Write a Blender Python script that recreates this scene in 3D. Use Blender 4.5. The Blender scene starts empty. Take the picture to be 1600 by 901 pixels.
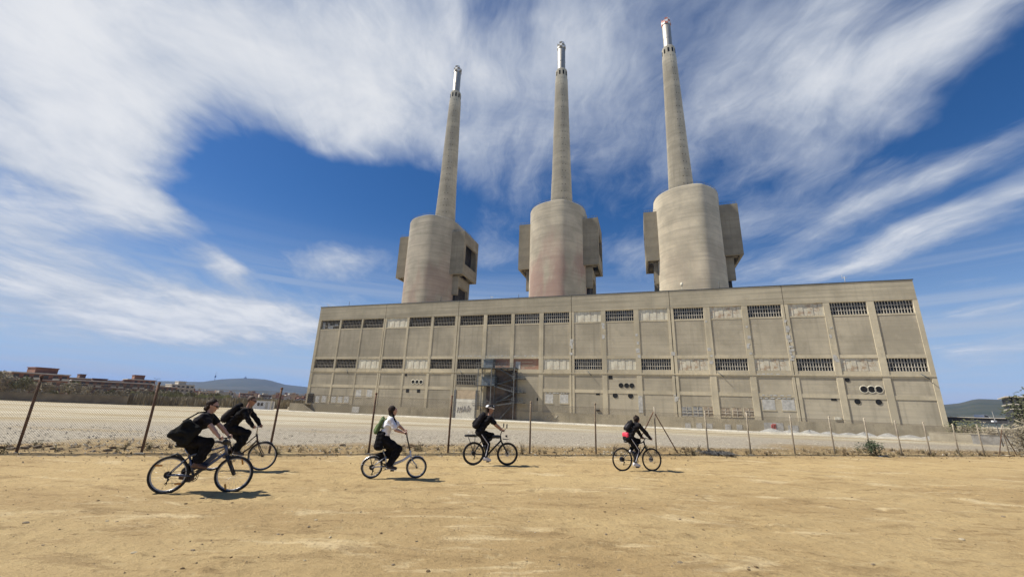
import bpy, bmesh, math, random
import numpy as np
from mathutils import Vector, Matrix
PI = math.pi
scene = bpy.context.scene
COL = scene.collection

# ------------------------------------------------------------------ camera
EYE = 1.75
cam = bpy.data.cameras.new('camera')
cam.sensor_fit = 'HORIZONTAL'; cam.sensor_width = 36.0
cam.lens = 641.0 / 1600.0 * 36.0
cam.clip_start = 0.1; cam.clip_end = 30000.0
cam_ob = bpy.data.objects.new('camera', cam); COL.objects.link(cam_ob)
cam_ob.matrix_world = Matrix.Translation((0, 0, EYE)) @ Matrix((
    (0.9993883399642349, -0.034970644025106155, 0.0),
    (-0.009774839863871487, -0.2793446119538858, -0.9601411564337655),
    (0.03357675459549898, 0.9595538764596818, -0.2795155804638292))).to_4x4()
scene.camera = cam_ob

# ------------------------------------------------------------------ exposure
scene.view_settings.view_transform = 'Standard'
scene.view_settings.look = 'None'
scene.view_settings.gamma = 1.0
scene.view_settings.use_curve_mapping = False
scene.view_settings.exposure = 0.52
scene.cycles.use_denoising = True
scene.cycles.max_bounces = 6
scene.cycles.transparent_max_bounces = 8
scene.cycles.volume_bounces = 0
scene.cycles.sample_clamp_indirect = 6.0

# ------------------------------------------------------------------ sun
SUN_AZ, SUN_EL = math.radians(-90.0), math.radians(50.0)
sun_dir = Vector((math.sin(SUN_AZ)*math.cos(SUN_EL), math.cos(SUN_AZ)*math.cos(SUN_EL), math.sin(SUN_EL)))
sl = bpy.data.lights.new('sun', 'SUN'); sl.energy = 5.0; sl.angle = math.radians(0.53); sl.color = (1.0, 0.945, 0.845)
so = bpy.data.objects.new('sun', sl); COL.objects.link(so)
so.rotation_euler = sun_dir.to_track_quat('Z', 'Y').to_euler(); so.location = (0, 0, 400)

# ------------------------------------------------------------------ world: clear blue sky and a deck of drifting cirrus
world = bpy.data.worlds.new('World'); scene.world = world; world.use_nodes = True
nt = world.node_tree; N = nt.nodes; LK = nt.links
for n in list(N): N.remove(n)
def node(t, **kw):
    n = N.new(t)
    for k, v in kw.items(): setattr(n, k, v)
    return n
def vset(sock, v):
    if hasattr(v, 'links') or isinstance(v, bpy.types.NodeSocket): LK.new(v, sock)
    else: sock.default_value = v
def M(op, a, b=0.0, c=0.0, clamp=False):
    n = node('ShaderNodeMath', operation=op, use_clamp=clamp)
    for s, v in zip(n.inputs, (a, b, c)): vset(s, v)
    return n.outputs[0]
def VM(op, a, b=(0, 0, 0), out=0):
    n = node('ShaderNodeVectorMath', operation=op)
    vset(n.inputs[0], a); vset(n.inputs[1], b)
    return n.outputs['Value'] if op in ('DOT_PRODUCT', 'LENGTH') else n.outputs[0]
tc = node('ShaderNodeTexCoord')
dirv = tc.outputs['Generated']
sep = node('ShaderNodeSeparateXYZ'); LK.new(dirv, sep.inputs[0])
zc = M('ADD', M('MAXIMUM', sep.outputs[2], 0.0), 0.12)
px = M('DIVIDE', sep.outputs[0], zc); py = M('DIVIDE', sep.outputs[1], zc)
cmb = node('ShaderNodeCombineXYZ'); LK.new(px, cmb.inputs[0]); LK.new(py, cmb.inputs[1])
deck = cmb.outputs[0]
# wind axis of the streaks
WA = math.radians(-6.3)
along = M('ADD', M('MULTIPLY', px, math.sin(WA)), M('MULTIPLY', py, math.cos(WA)))
across = M('SUBTRACT', M('MULTIPLY', px, math.cos(WA)), M('MULTIPLY', py, math.sin(WA)))
def noise(scale, detail, rough, vec, distort=0.0):
    n = node('ShaderNodeTexNoise', noise_dimensions='3D')
    n.inputs['Scale'].default_value = scale; n.inputs['Detail'].default_value = detail
    n.inputs['Roughness'].default_value = rough; n.inputs['Distortion'].default_value = distort
    LK.new(vec, n.inputs['Vector']); return n.outputs['Fac']
def cvec(x, y, z=0.0):
    c = node('ShaderNodeCombineXYZ'); vset(c.inputs[0], x); vset(c.inputs[1], y); vset(c.inputs[2], z); return c.outputs[0]
warp = M('MULTIPLY', M('SUBTRACT', noise(1.1, 4, 0.55, deck), 0.5), 0.55)
acw = M('ADD', across, warp)
n_streak = noise(1.0, 7, 0.58, cvec(M('MULTIPLY', along, 1.0), M('MULTIPLY', acw, 3.0), 3.1), 0.3)
n_fine = noise(1.0, 8, 0.66, cvec(M('MULTIPLY', along, 4.2), M('MULTIPLY', acw, 11.0), 7.7), 0.5)
n_puff = noise(2.3, 9, 0.62, deck, 0.5)
CLOUDS = [(-0.8076, 0.8093, 1.9314, 1.6193, -0.7674, 3.8642, 1.1), (-1.2484, 0.9791, 2.3589, 3.0222, -2.0789, 1.7127, 0.8), (-0.3592, 0.8859, 3.7178, 2.181, -1.4067, 2.967, 0.75), (-0.5126, 1.1406, 2.6106, 1.3684, -2.4991, 5.751, 0.7), (-1.1803, 1.1876, 3.7281, 4.3795, -4.2025, 1.4127, 0.6), (-1.5547, 1.345, 1.7002, 2.0765, -4.7673, 1.3343, 1.15), (-1.3119, 1.6367, 3.8389, 3.2079, -6.1307, 5.08, 0.6), (-0.9458, 2.0349, 3.9499, 1.7919, -1.475, 3.7919, 0.75), (-1.5525, 2.1454, 5.8104, 5.3597, -8.6202, -0.3915, 0.7), (-2.6786, 2.7852, 0.8171, 0.7398, -0.8459, 0.8051, 0.5), (-1.7214, 3.0422, 2.8835, 1.6985, -2.6654, 1.5312, 0.6), (-2.0289, 2.5378, 3.9935, 3.2037, -6.0861, 3.0249, 0.4), (-2.0104, 1.5591, 2.7115, 3.2138, -1.6422, 1.6904, 0.6), (-2.4595, 2.0395, 1.9087, 2.1021, -1.4455, 1.8185, 0.35), (-0.0538, 0.8787, 9.6116, 2.342, -1.0423, 3.7379, 0.3), (0.0454, 1.1399, 7.9353, 0.7304, -0.5493, 2.2509, 0.46), (0.29, 1.1237, 8.1057, -0.8679, -0.391, 2.3806, 0.5), (0.5412, 0.9246, 6.4844, 1.4103, -1.8603, 2.7394, 0.5), (0.2286, 0.7917, 5.5812, 0.4578, -2.0899, 6.6772, 0.36), (0.459, 1.2017, 8.9338, -0.8242, -1.4523, 3.7704, 0.25), (0.8315, 0.8951, 3.3965, -5.297, 5.4538, 0.6245, 0.5), (0.9397, 0.7016, 2.6913, -4.3117, 8.3521, 4.1334, 0.55), (0.5484, 0.7529, 7.196, -1.649, -1.8379, 7.0522, 0.32), (0.9197, 0.8051, 2.4893, -3.8793, 7.0049, 1.8572, 0.3), (-2.7308, 3.1869, 0.7826, 0.6219, -0.6582, 1.2684, 0.55), (-1.8129, 3.0355, 1.8802, 1.107, -1.3816, 1.4237, 0.5), (-2.6223, 2.2996, 1.8266, 1.9242, -1.728, 1.8681, 0.35), (-1.2365, 2.7783, 3.7186, 1.6755, -2.0861, 2.9725, 0.25), (2.958, 2.4357, 2.1444, -2.468, 2.2833, 0.7699, 0.35), (1.0185, 1.1489, 1.421, -1.8196, 10.1375, 1.189, 0.48), (1.0277, 1.5104, 3.0676, -2.6603, 6.1047, 2.6099, 0.55), (1.2849, 1.1736, 1.5791, -2.0122, 8.8162, 1.9124, 0.75), (1.6444, 1.437, 1.8973, -2.2223, 6.558, 2.4527, 0.85), (1.5702, 1.8583, 3.8003, -3.4138, 10.6582, 4.495, 0.6), (-0.1014, 1.8763, 5.2518, 0.5969, -1.3139, 4.2213, 0.45), (0.5926, 1.943, 6.1911, -1.7444, 0.6666, 4.586, 0.42), (1.1903, 1.9477, 2.7481, -1.7332, 3.7029, 4.3953, 0.35), (2.5679, 2.1419, 2.5312, -2.981, 7.5407, 0.529, 0.4), (3.4232, 2.9416, 1.8058, -2.0126, 2.6313, 0.3787, 0.5), (2.1501, 1.8937, 7.9071, -8.5776, 11.7277, 7.0773, 0.4), (-0.1898, 1.2118, 9.2034, 0.9544, 0.1719, 5.1729, 0.3), (-0.9808, 1.4785, 3.6048, 1.9325, -0.0795, 2.6232, -0.9), (-0.6678, 1.6032, 4.0782, 1.3651, -0.0096, 3.2877, -0.55), (-0.4134, 1.4392, 8.0084, 1.7573, 0.0816, 4.7219, -0.4), (1.2544, 0.9325, 3.308, -4.9579, 8.4167, 2.2556, -0.7), (1.0232, 1.3099, 3.8981, -4.2221, 12.1033, 2.6554, -0.3), (0.4714, 1.3841, 6.8889, -2.0939, 0.5256, 4.8637, -0.3), (-0.0366, 0.7161, 9.8485, 0.0251, 0.5556, 16.9938, -0.3), (-0.1441, 0.7736, 21.74, 2.283, 0.2638, 10.1783, -0.15), (0.5897, 1.1561, 12.0163, -5.2244, 0.8696, 8.0051, -0.15), (0.7977, 1.5734, 6.2157, -2.7861, 0.9712, 6.3842, -0.2), (2.1467, 1.6968, 2.8268, -3.5042, 6.113, 1.3891, -0.4), (-1.4922, 1.1113, 5.1472, 7.988, -17.3123, -1.527, -0.35), (-1.2891, 1.4886, 5.6518, 5.8707, -17.387, 3.9709, -0.3)]
wx = M('MULTIPLY', M('SUBTRACT', noise(1.9, 4, 0.55, VM('ADD', deck, (4.2, 1.1, 0))), 0.5), 0.42)
wy = M('MULTIPLY', M('SUBTRACT', noise(1.9, 4, 0.55, VM('ADD', deck, (9.7, 5.3, 2))), 0.5), 0.42)
wdeck = VM('ADD', deck, cvec(wx, wy))
mask = None
for (cx, cy, a0, a1, b0, b1, w) in CLOUDS:
    d = VM('SUBTRACT', wdeck, (cx, cy, 0))
    qa = VM('DOT_PRODUCT', d, (a0, a1, 0)); qb = VM('DOT_PRODUCT', d, (b0, b1, 0))
    r2 = M('MULTIPLY_ADD', qb, qb, M('MULTIPLY', qa, qa))
    e = M('POWER', 0.42, r2)
    mask = M('MULTIPLY', e, w) if mask is None else M('MULTIPLY_ADD', e, w, mask)
mask = M('MINIMUM', mask, 1.3)
body = M('ADD', mask, M('MULTIPLY', M('SUBTRACT', n_streak, 0.5), 1.25))
body = M('ADD', body, M('MULTIPLY', M('SUBTRACT', n_puff, 0.5), 0.75))
body = M('ADD', body, M('MULTIPLY', M('SUBTRACT', n_fine, 0.5), 0.55))
def smooth(v, lo, hi, a=0.0, b=1.0):
    mr = node('ShaderNodeMapRange', interpolation_type='SMOOTHSTEP'); LK.new(v, mr.inputs[0])
    for k, x in zip((1, 2, 3, 4), (lo, hi, a, b)): mr.inputs[k].default_value = x
    return mr.outputs[0]
dens = M('POWER', smooth(body, 0.02, 1.12, 0.0, 1.0), 0.85)
dens = M('MULTIPLY', dens, 0.96)
# a thin layer of ragged streaks low over the horizon
low = smooth(sep.outputs[2], 0.4, 0.03)
n_low = noise(1.0, 7, 0.6, cvec(M('MULTIPLY', px, 0.35), M('MULTIPLY', zc, 26.0), M('MULTIPLY', py, 0.2)), 0.6)
dens = M('MAXIMUM', dens, M('MULTIPLY', M('MULTIPLY', smooth(n_low, 0.40, 0.66), low), 0.9))
sky = node('ShaderNodeTexSky', sky_type='NISHITA')
sky.sun_disc = False; sky.sun_elevation = SUN_EL; sky.sun_rotation = SUN_AZ
sky.air_density = 1.0; sky.dust_density = 0.35; sky.ozone_density = 4.0; sky.altitude = 0
hs = node('ShaderNodeHueSaturation'); hs.inputs['Saturation'].default_value = 1.27; hs.inputs['Value'].default_value = 0.98
LK.new(sky.outputs[0], hs.inputs['Color'])
shade = node('ShaderNodeMixRGB'); shade.inputs[1].default_value = (5.6, 6.3, 7.5, 1); shade.inputs[2].default_value = (9.6, 9.75, 10.0, 1)
LK.new(smooth(M('ADD', body, M('MULTIPLY', M('SUBTRACT', n_puff, 0.5), 1.6)), 0.3, 1.75), shade.inputs[0])
tint = node('ShaderNodeMixRGB', blend_type='MULTIPLY'); tint.inputs[0].default_value = 1.0; tint.inputs[2].default_value = (0.93, 0.95, 1.08, 1); LK.new(hs.outputs[0], tint.inputs[1])
air = node('ShaderNodeMixRGB'); LK.new(M('POWER', smooth(sep.outputs[2], 0.5, -0.02), 1.9), air.inputs[0]); LK.new(tint.outputs[0], air.inputs[1]); air.inputs[2].default_value = (4.6, 6.3, 8.8, 1)
mixc = node('ShaderNodeMixRGB'); LK.new(dens, mixc.inputs[0]); LK.new(air.outputs[0], mixc.inputs[1]); LK.new(shade.outputs[0], mixc.inputs[2])
bg = node('ShaderNodeBackground'); bg.inputs['Strength'].default_value = 0.06
LK.new(mixc.outputs[0], bg.inputs['Color'])
wo = node('ShaderNodeOutputWorld'); LK.new(bg.outputs[0], wo.inputs['Surface'])

# ------------------------------------------------------------------ helpers
rng = random.Random(7)
def tag(o, label=None, cat=None, group=None, kind=None):
    if label: o['label'] = label
    if cat: o['category'] = cat
    if group: o['group'] = group
    if kind: o['kind'] = kind
    return o
def thing(name, label, cat, loc=(0, 0, 0), rz=0.0, group=None):
    o = bpy.data.objects.new(name, None); COL.objects.link(o)
    o.empty_display_size = 0.2
    o.location = loc; o.rotation_euler = (0, 0, rz)
    return tag(o, label, cat, group)
def mesh_ob(name, me, parent=None, loc=None):
    o = bpy.data.objects.new(name, me); COL.objects.link(o)
    if parent is not None: o.parent = parent
    if loc is not None: o.location = loc
    return o
def copy_tree(o, parent=None):
    c = o.copy(); COL.objects.link(c)
    if parent is not None: c.parent = parent
    for ch in list(o.children): copy_tree(ch, c)
    return c

class MB:
    """collects shapes into one mesh"""
    def __init__(s): s.v = []; s.f = []; s.sm = []
    def add(s, vs, fs, smooth=False):
        o = len(s.v); s.v += [tuple(v) for v in vs]
        for f in fs: s.f.append(tuple(i + o for i in f)); s.sm.append(smooth)
        return s
    def box(s, x0, x1, y0, y1, z0, z1, mat=None):
        vs = [Vector(p) for p in ((x0,y0,z0),(x1,y0,z0),(x1,y1,z0),(x0,y1,z0),(x0,y0,z1),(x1,y0,z1),(x1,y1,z1),(x0,y1,z1))]
        if mat is not None: vs = [mat @ v for v in vs]
        return s.add(vs, [(0,3,2,1),(4,5,6,7),(0,1,5,4),(1,2,6,5),(2,3,7,6),(3,0,4,7)])
    def beam(s, p, q, w, h, up=(0, 0, 1)):
        p, q = Vector(p), Vector(q); d = q - p; L = d.length
        if L < 1e-6: return s
        x = d / L; u = Vector(up)
        if abs(x.dot(u)) > 0.98: u = Vector((0, 1, 0))
        y = u.cross(x).normalized(); z = x.cross(y)
        m = Matrix((x, y, z)).transposed().to_4x4(); m.translation = p
        return s.box(0, L, -w/2, w/2, -h/2, h/2, m)
    def tube(s, pts, r, n=8, closed=False, cap=True, smooth=True):
        pts = [Vector(p) for p in pts]; k = len(pts)
        rs = r if isinstance(r, (list, tuple)) else [r] * k
        vs = []; ref = None
        for i, p in enumerate(pts):
            if closed: t = pts[(i+1) % k] - pts[i-1]
            else: t = pts[min(i+1, k-1)] - pts[max(i-1, 0)]
            t.normalize()
            if ref is None:
                ref = Vector((0, 0, 1)) if abs(t.z) < 0.9 else Vector((0, 1, 0))
            a = (ref - t * ref.dot(t)).normalized(); ref = a; b = t.cross(a)
            for j in range(n):
                an = 2*PI*j/n; vs.append(p + (a*math.cos(an) + b*math.sin(an)) * rs[i])
        fs = []
        for i in range(k if closed else k-1):
            i2 = (i+1) % k
            for j in range(n): fs.append((i*n+j, i*n+(j+1) % n, i2*n+(j+1) % n, i2*n+j))
        s.add(vs, fs, smooth)
        if cap and not closed:
            o = len(s.v) - len(vs)
            s.f.append(tuple(o+j for j in reversed(range(n)))); s.sm.append(False)
            s.f.append(tuple(o+(k-1)*n+j for j in range(n))); s.sm.append(False)
        return s
    def lathe(s, prof, n=32, c=(0, 0), smooth=True, cap=False):
        vs = []
        for r, z in prof:
            for j in range(n): vs.append((c[0]+r*math.cos(2*PI*j/n), c[1]+r*math.sin(2*PI*j/n), z))
        fs = [(i*n+j, i*n+(j+1) % n, (i+1)*n+(j+1) % n, (i+1)*n+j) for i in range(len(prof)-1) for j in range(n)]
        s.add(vs, fs, smooth)
        if cap:
            o = len(s.v)-len(vs); s.f.append(tuple(o+(len(prof)-1)*n+j for j in range(n))); s.sm.append(False)
        return s
    def ring(s, c, R, r, n=40, m=8, axis='y', rr=None):
        vs = []; fs = []
        for i in range(n):
            a = 2*PI*i/n
            for j in range(m):
                b = 2*PI*j/m; q = R + r*math.cos(b); w = (rr or r)*math.sin(b)
                vs.append((c[0]+q*math.cos(a), c[1]+w, c[2]+q*math.sin(a)))
        for i in range(n):
            for j in range(m): fs.append((i*m+j, i*m+(j+1) % m, ((i+1) % n)*m+(j+1) % m, ((i+1) % n)*m+j))
        return s.add(vs, fs, True)
    def prism(s, poly, y0, y1):
        """poly in the xz plane, extruded along y"""
        n = len(poly)
        vs = [(x, y0, z) for x, z in poly] + [(x, y1, z) for x, z in poly]
        fs = [tuple(range(n)), tuple(reversed(range(n, 2*n)))] + [(i, n+i, n+(i+1) % n, (i+1) % n) for i in range(n)]
        return s.add(vs, fs)
    def mesh(s, name, mat):
        me = bpy.data.meshes.new(name)
        me.from_pydata(s.v, [], s.f)
        me.polygons.foreach_set('use_smooth', s.sm)
        if mat is not None: me.materials.append(mat)
        me.update(); return me
    def build(s, name, mat, parent=None, loc=None):
        return mesh_ob(name, s.mesh(name, mat), parent, loc)

# value noise on arrays
def _h(ix, iy, seed):
    n = (ix.astype(np.int64)*374761393 + iy.astype(np.int64)*668265263 + seed*974711) & 0x7fffffff
    n = ((n ^ (n >> 13)) * 1274126177) & 0x7fffffff
    return ((n ^ (n >> 16)) & 0xffff) / 65535.0
def vnoise(x, y, seed=0):
    ix = np.floor(x); iy = np.floor(y); fx = x-ix; fy = y-iy
    fx = fx*fx*(3-2*fx); fy = fy*fy*(3-2*fy)
    a = _h(ix, iy, seed); b = _h(ix+1, iy, seed); c = _h(ix, iy+1, seed); d = _h(ix+1, iy+1, seed)
    return (a*(1-fx)+b*fx)*(1-fy) + (c*(1-fx)+d*fx)*fy
def fbm(x, y, oct=4, seed=0):
    t = 0.0; a = 0.5
    for o in range(oct): t = t + a*(vnoise(x*2**o, y*2**o, seed+o)-0.5); a *= 0.5
    return t

# ------------------------------------------------------------------ materials
class MT:
    """short node writer"""
    def __init__(s, name):
        s.m = bpy.data.materials.new(name); s.m.use_nodes = True; s.t = s.m.node_tree
        s.b = s.t.nodes['Principled BSDF']; s._tc = None
    def n(s, t, **kw):
        x = s.t.nodes.new(t)
        for k, v in kw.items(): setattr(x, k, v)
        return x
    def l(s, a, b): s.t.links.new(a, b)
    def put(s, sock, v):
        if isinstance(v, bpy.types.NodeSocket): s.l(v, sock)
        else: sock.default_value = v
    def co(s, scale=(1, 1, 1), off=(0, 0, 0)):
        if s._tc is None: s._tc = s.n('ShaderNodeTexCoord')
        mp = s.n('ShaderNodeMapping'); mp.inputs['Scale'].default_value = scale; mp.inputs['Location'].default_value = off
        s.l(s._tc.outputs['Object'], mp.inputs['Vector']); return mp.outputs[0]
    def noise(s, scale, detail=5, rough=0.55, stretch=(1, 1, 1), off=(0, 0, 0), dist=0.0):
        x = s.n('ShaderNodeTexNoise'); x.inputs['Scale'].default_value = scale
        x.inputs['Detail'].default_value = detail; x.inputs['Roughness'].default_value = rough; x.inputs['Distortion'].default_value = dist
        s.l(s.co(stretch, off), x.inputs['Vector']); return x.outputs['Fac']
    def ramp(s, f, lo, hi):
        x = s.n('ShaderNodeMapRange', interpolation_type='SMOOTHSTEP'); s.put(x.inputs[0], f)
        x.inputs[1].default_value = lo; x.inputs[2].default_value = hi; return x.outputs[0]
    def mix(s, f, a, b, mode='MIX'):
        x = s.n('ShaderNodeMixRGB', blend_type=mode); s.put(x.inputs[0], f)
        for k, v in ((1, a), (2, b)): s.put(x.inputs[k], v if isinstance(v, bpy.types.NodeSocket) else (*v, 1))
        return x.outputs[0]
    def math(s, op, a, b=0.0):
        x = s.n('ShaderNodeMath', operation=op); s.put(x.inputs[0], a); s.put(x.inputs[1], b); return x.outputs[0]
    def bump(s, h, strength=0.3, dist=0.02):
        x = s.n('ShaderNodeBump'); x.inputs['Strength'].default_value = strength; x.inputs['Distance'].default_value = dist
        s.l(h, x.inputs['Height']); s.l(x.outputs[0], s.b.inputs['Normal'])
    def done(s, col=None, rough=0.8, metal=0.0, spec=None):
        if col is not None: s.put(s.b.inputs['Base Color'], col if isinstance(col, bpy.types.NodeSocket) else (*col, 1))
        s.put(s.b.inputs['Roughness'], rough); s.b.inputs['Metallic'].default_value = metal
        if spec is not None: s.b.inputs['Specular IOR Level'].default_value = spec
        return s.m
def simple(name, c, var=0.25, scale=8.0, rough=0.7, metal=0.0, bump=0.0, spec=None, stretch=(1, 1, 1)):
    t = MT(name); f = t.noise(scale, 5, 0.6, stretch)
    a = tuple(x*(1-var) for x in c); b = tuple(min(1, x*(1+var)) for x in c)
    col = t.mix(t.ramp(f, 0.3, 0.7), a, b)
    if bump: t.bump(f, bump, 0.02)
    return t.done(col, rough, metal, spec)
# ------------------------------------------------------------------ the ground
FE = np.array([0.95675615, 0.29089117]); FN = np.array([-0.29089117, 0.95675615])   # along / across the boundary fence
FENCE_T = 16.32; EDGE_T = 15.75
def sst(x): x = np.clip(x, 0, 1); return x*x*(3-2*x)
def gheight(x, y):
    x = np.asarray(x, float); y = np.asarray(y, float)
    sn = 0.305*x + 0.952*y
    z = -1.25*sst((sn-30)/65.0)
    d = np.hypot(x, y)
    near = 1-sst((d-16)/30.0)
    z = z + 0.05*fbm(x*0.22, y*0.3, 3, 3)*(1-sst((d-60)/200))
    z = z + near*(0.045*fbm(x*1.3, y*1.7, 4, 11) + 0.036*np.abs(fbm(x*2.4+4, y*3.6, 4, 21)) + 0.02*fbm(x*8, y*8, 3, 31))
    t = FN[0]*x + FN[1]*y
    s_ = FE[0]*x + FE[1]*y
    wob = 0.5*(vnoise(s_*0.13, t*0, 51)-.5) + 0.12*(vnoise(s_*0.6, t*0, 52)-.5)
    for t0, dp, wd in ((7.3, .016, .17), (8.7, .014, .17), (10.6, .013, .2), (12.1, .012, .2), (5.6, .014, .12), (13.7, .012, .25)):
        q = t - t0 - wob - 0.03*s_*(1 if t0 < 6 else .3)
        z = z + near*dp*(0.5+vnoise(s_*.35, t*0+t0, 61))*(-np.exp(-(q/wd)**2) + .55*np.exp(-((np.abs(q)-wd*1.9)/(wd*.7))**2))
    sc_ = np.maximum(0, vnoise(x*1.9, y*2.6, 91)-.62)*np.maximum(0, vnoise(x*.5, y*.5, 92)-.25)
    z = z + near*sc_*0.8*fbm(x*7, y*9, 3, 95)
    z = z + 0.10*np.exp(-((t-17.6)/1.4)**2)*(0.4+1.6*vnoise(x*0.45, y*0.45, 77)) * (d < 90)
    return z
def GZ(x, y): return float(gheight(np.array([x]), np.array([y]))[0])
def axis(lo, hi, step, far_lo, far_hi, g=1.22):
    a = list(np.arange(lo, hi+step*0.5, step)); st = step; v = a[-1]
    while v < far_hi: st *= g; v += st; a.append(min(v, far_hi))
    st = step; v = a[0]; b = []
    while v > far_lo: st *= g; v -= st; b.append(max(v, far_lo))
    return np.array(b[::-1]+a)
def sheet(name, ss, tt, mat):
    S, T = np.meshgrid(ss, tt)
    X = FE[0]*S + FN[0]*T; Y = FE[1]*S + FN[1]*T
    Z = gheight(X, Y)
    nx, ny = len(ss), len(tt)
    v = np.stack([X, Y, Z], -1).reshape(-1, 3)
    i = (np.arange(ny-1)[:, None]*nx + np.arange(nx-1)[None]).reshape(-1)
    f = np.stack([i, i+1, i+1+nx, i+nx], -1)
    me = bpy.data.meshes.new(name)
    me.vertices.add(len(v)); me.vertices.foreach_set('co', v.ravel())
    me.loops.add(f.size); me.loops.foreach_set('vertex_index', f.ravel().astype(np.int32))
    me.polygons.add(len(f)); me.polygons.foreach_set('loop_start', np.arange(0, f.size, 4, dtype=np.int32))
    me.polygons.foreach_set('use_smooth', np.ones(len(f), bool))
    me.update(); me.validate(); me.materials.append(mat)
    return tag(mesh_ob(name, me), kind='structure')

t = MT('ochre packed dirt')
big = t.noise(0.3, 6, 0.62, (0.6, 1.0, 1), (2, 7, 0)); mid_ = t.noise(1.5, 8, 0.68, (0.5, 1.3, 1), (3, 1, 0), 0.4); fine = t.noise(14, 6, 0.7); grit = t.noise(70, 3, 0.7)
patch = t.noise(0.9, 7, 0.68, (0.45, 1.3, 1), (11, 5, 0), 0.6)
t.co(); sp = t.n('ShaderNodeSeparateXYZ'); t.l(t._tc.outputs['Object'], sp.inputs[0])
tt_ = t.math('ADD', t.math('MULTIPLY', sp.outputs[0], float(FN[0])), t.math('MULTIPLY', sp.outputs[1], float(FN[1])))
lane = t.math('ADD', tt_, t.math('MULTIPLY', t.math('SUBTRACT', t.noise(0.25, 5, 0.6, (1, 1, 1), (6, 6, 0)), 0.5), 5.0))
lane = t.math('MULTIPLY', t.ramp(lane, 9.4, 11.2), t.ramp(lane, 15.4, 13.6))
c = t.mix(t.ramp(big, 0.36, 0.64), (0.325, 0.228, 0.107), (0.41, 0.302, 0.148))
c = t.mix(t.math('MULTIPLY', lane, 0.55), c, (0.445, 0.325, 0.155))
c = t.mix(t.math('MULTIPLY', t.ramp(patch, 0.55, 0.66), 0.85), c, (0.52, 0.41, 0.235))
c = t.mix(t.math('MULTIPLY', t.ramp(mid_, 0.53, 0.62), 0.5), c, (0.21, 0.14, 0.064))
c = t.mix(t.math('MULTIPLY', t.ramp(fine, 0.52, 0.66), 0.5), c, (0.19, 0.128, 0.06))
cr = t.noise(5.0, 8, 0.75, (0.7, 1.2, 1), (8, 2, 0)); c = t.mix(t.math('MULTIPLY', t.math('MULTIPLY', t.ramp(cr, 0.55, 0.63), t.ramp(mid_, 0.42, 0.58)), 0.75), c, (0.16, 0.105, 0.048))
c = t.mix(t.math('MULTIPLY', t.ramp(cr, 0.44, 0.36), 0.5), c, (0.45, 0.35, 0.19))
c = t.mix(t.math('MULTIPLY', t.ramp(grit, 0.58, 0.72), 0.55), c, (0.48, 0.39, 0.24))
h = t.math('ADD', t.math('MULTIPLY', mid_, 1.6), t.math('ADD', t.math('MULTIPLY', fine, 0.75), t.math('MULTIPLY', grit, 0.22)))
h = t.math('ADD', h, t.math('MULTIPLY', cr, 1.4)); t.bump(h, 0.8, 0.045)
M_TRACK = t.done(c, 0.95, 0, 0.2)

t = MT('pale gravel field')
t.co()
sp = t.n('ShaderNodeSeparateXYZ'); t.l(t._tc.outputs['Object'], sp.inputs[0])
tt_ = t.math('ADD', t.math('MULTIPLY', sp.outputs[0], float(FN[0])), t.math('MULTIPLY', sp.outputs[1], float(FN[1])))
wob = t.math('ADD', tt_, t.math('MULTIPLY', t.math('SUBTRACT', t.noise(0.12, 5, 0.6), 0.5), 16.0))
big = t.noise(0.06, 5, 0.6); mid_ = t.noise(0.7, 6, 0.65); fine = t.noise(6.0, 6, 0.72); grit = t.noise(30, 3, 0.7)
ochre = t.mix(t.ramp(mid_, 0.35, 0.65), (0.29, 0.20, 0.095), (0.37, 0.275, 0.14))
gravel = t.mix(t.ramp(fine, 0.38, 0.62), (0.24, 0.21, 0.16), (0.46, 0.41, 0.32))
cream = t.mix(t.ramp(big, 0.35, 0.65), (0.42, 0.362, 0.25), (0.50, 0.448, 0.335))
mot = t.noise(3.2, 7, 0.75, (1, 1, 1), (3, 3, 0)); ochre = t.mix(t.math('MULTIPLY', t.ramp(mot, 0.46, 0.6), 0.75), ochre, (0.135, 0.105, 0.055))
c = t.mix(t.ramp(wob, 18.5, 22.5), ochre, gravel)
band = t.noise(0.11, 5, 0.6, (0.12, 1, 1), (1, 4, 0))
cream = t.mix(t.ramp(band, 0.45, 0.6), cream, (0.35, 0.285, 0.175))
c = t.mix(t.ramp(wob, 29.0, 40.0), c, cream)
c = t.mix(t.math('MULTIPLY', t.ramp(t.noise(0.22, 5, 0.6, (0.35, 1, 1), (5, 9, 0)), 0.55, 0.68), 0.55), c, (0.31, 0.235, 0.125))
c = t.mix(t.math('MULTIPLY', t.ramp(fine, 0.57, 0.7), 0.35), c, (0.15, 0.12, 0.08))
t.bump(t.math('ADD', t.math('MULTIPLY', fine, 1.0), t.math('MULTIPLY', grit, 0.4)), 0.6, 0.06)
M_FIELD = t.done(c, 0.95, 0, 0.2)

sheet('dirt_track', axis(-15, 20, 0.055, -160, 260, 1.3), axis(3.0, EDGE_T, 0.05, -60, EDGE_T), M_TRACK)
sheet('gravel_field', axis(-28, 48, 0.16, -9000, 9000, 1.25), axis(EDGE_T, 42, 0.14, EDGE_T, 8500, 1.2), M_FIELD)

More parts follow.
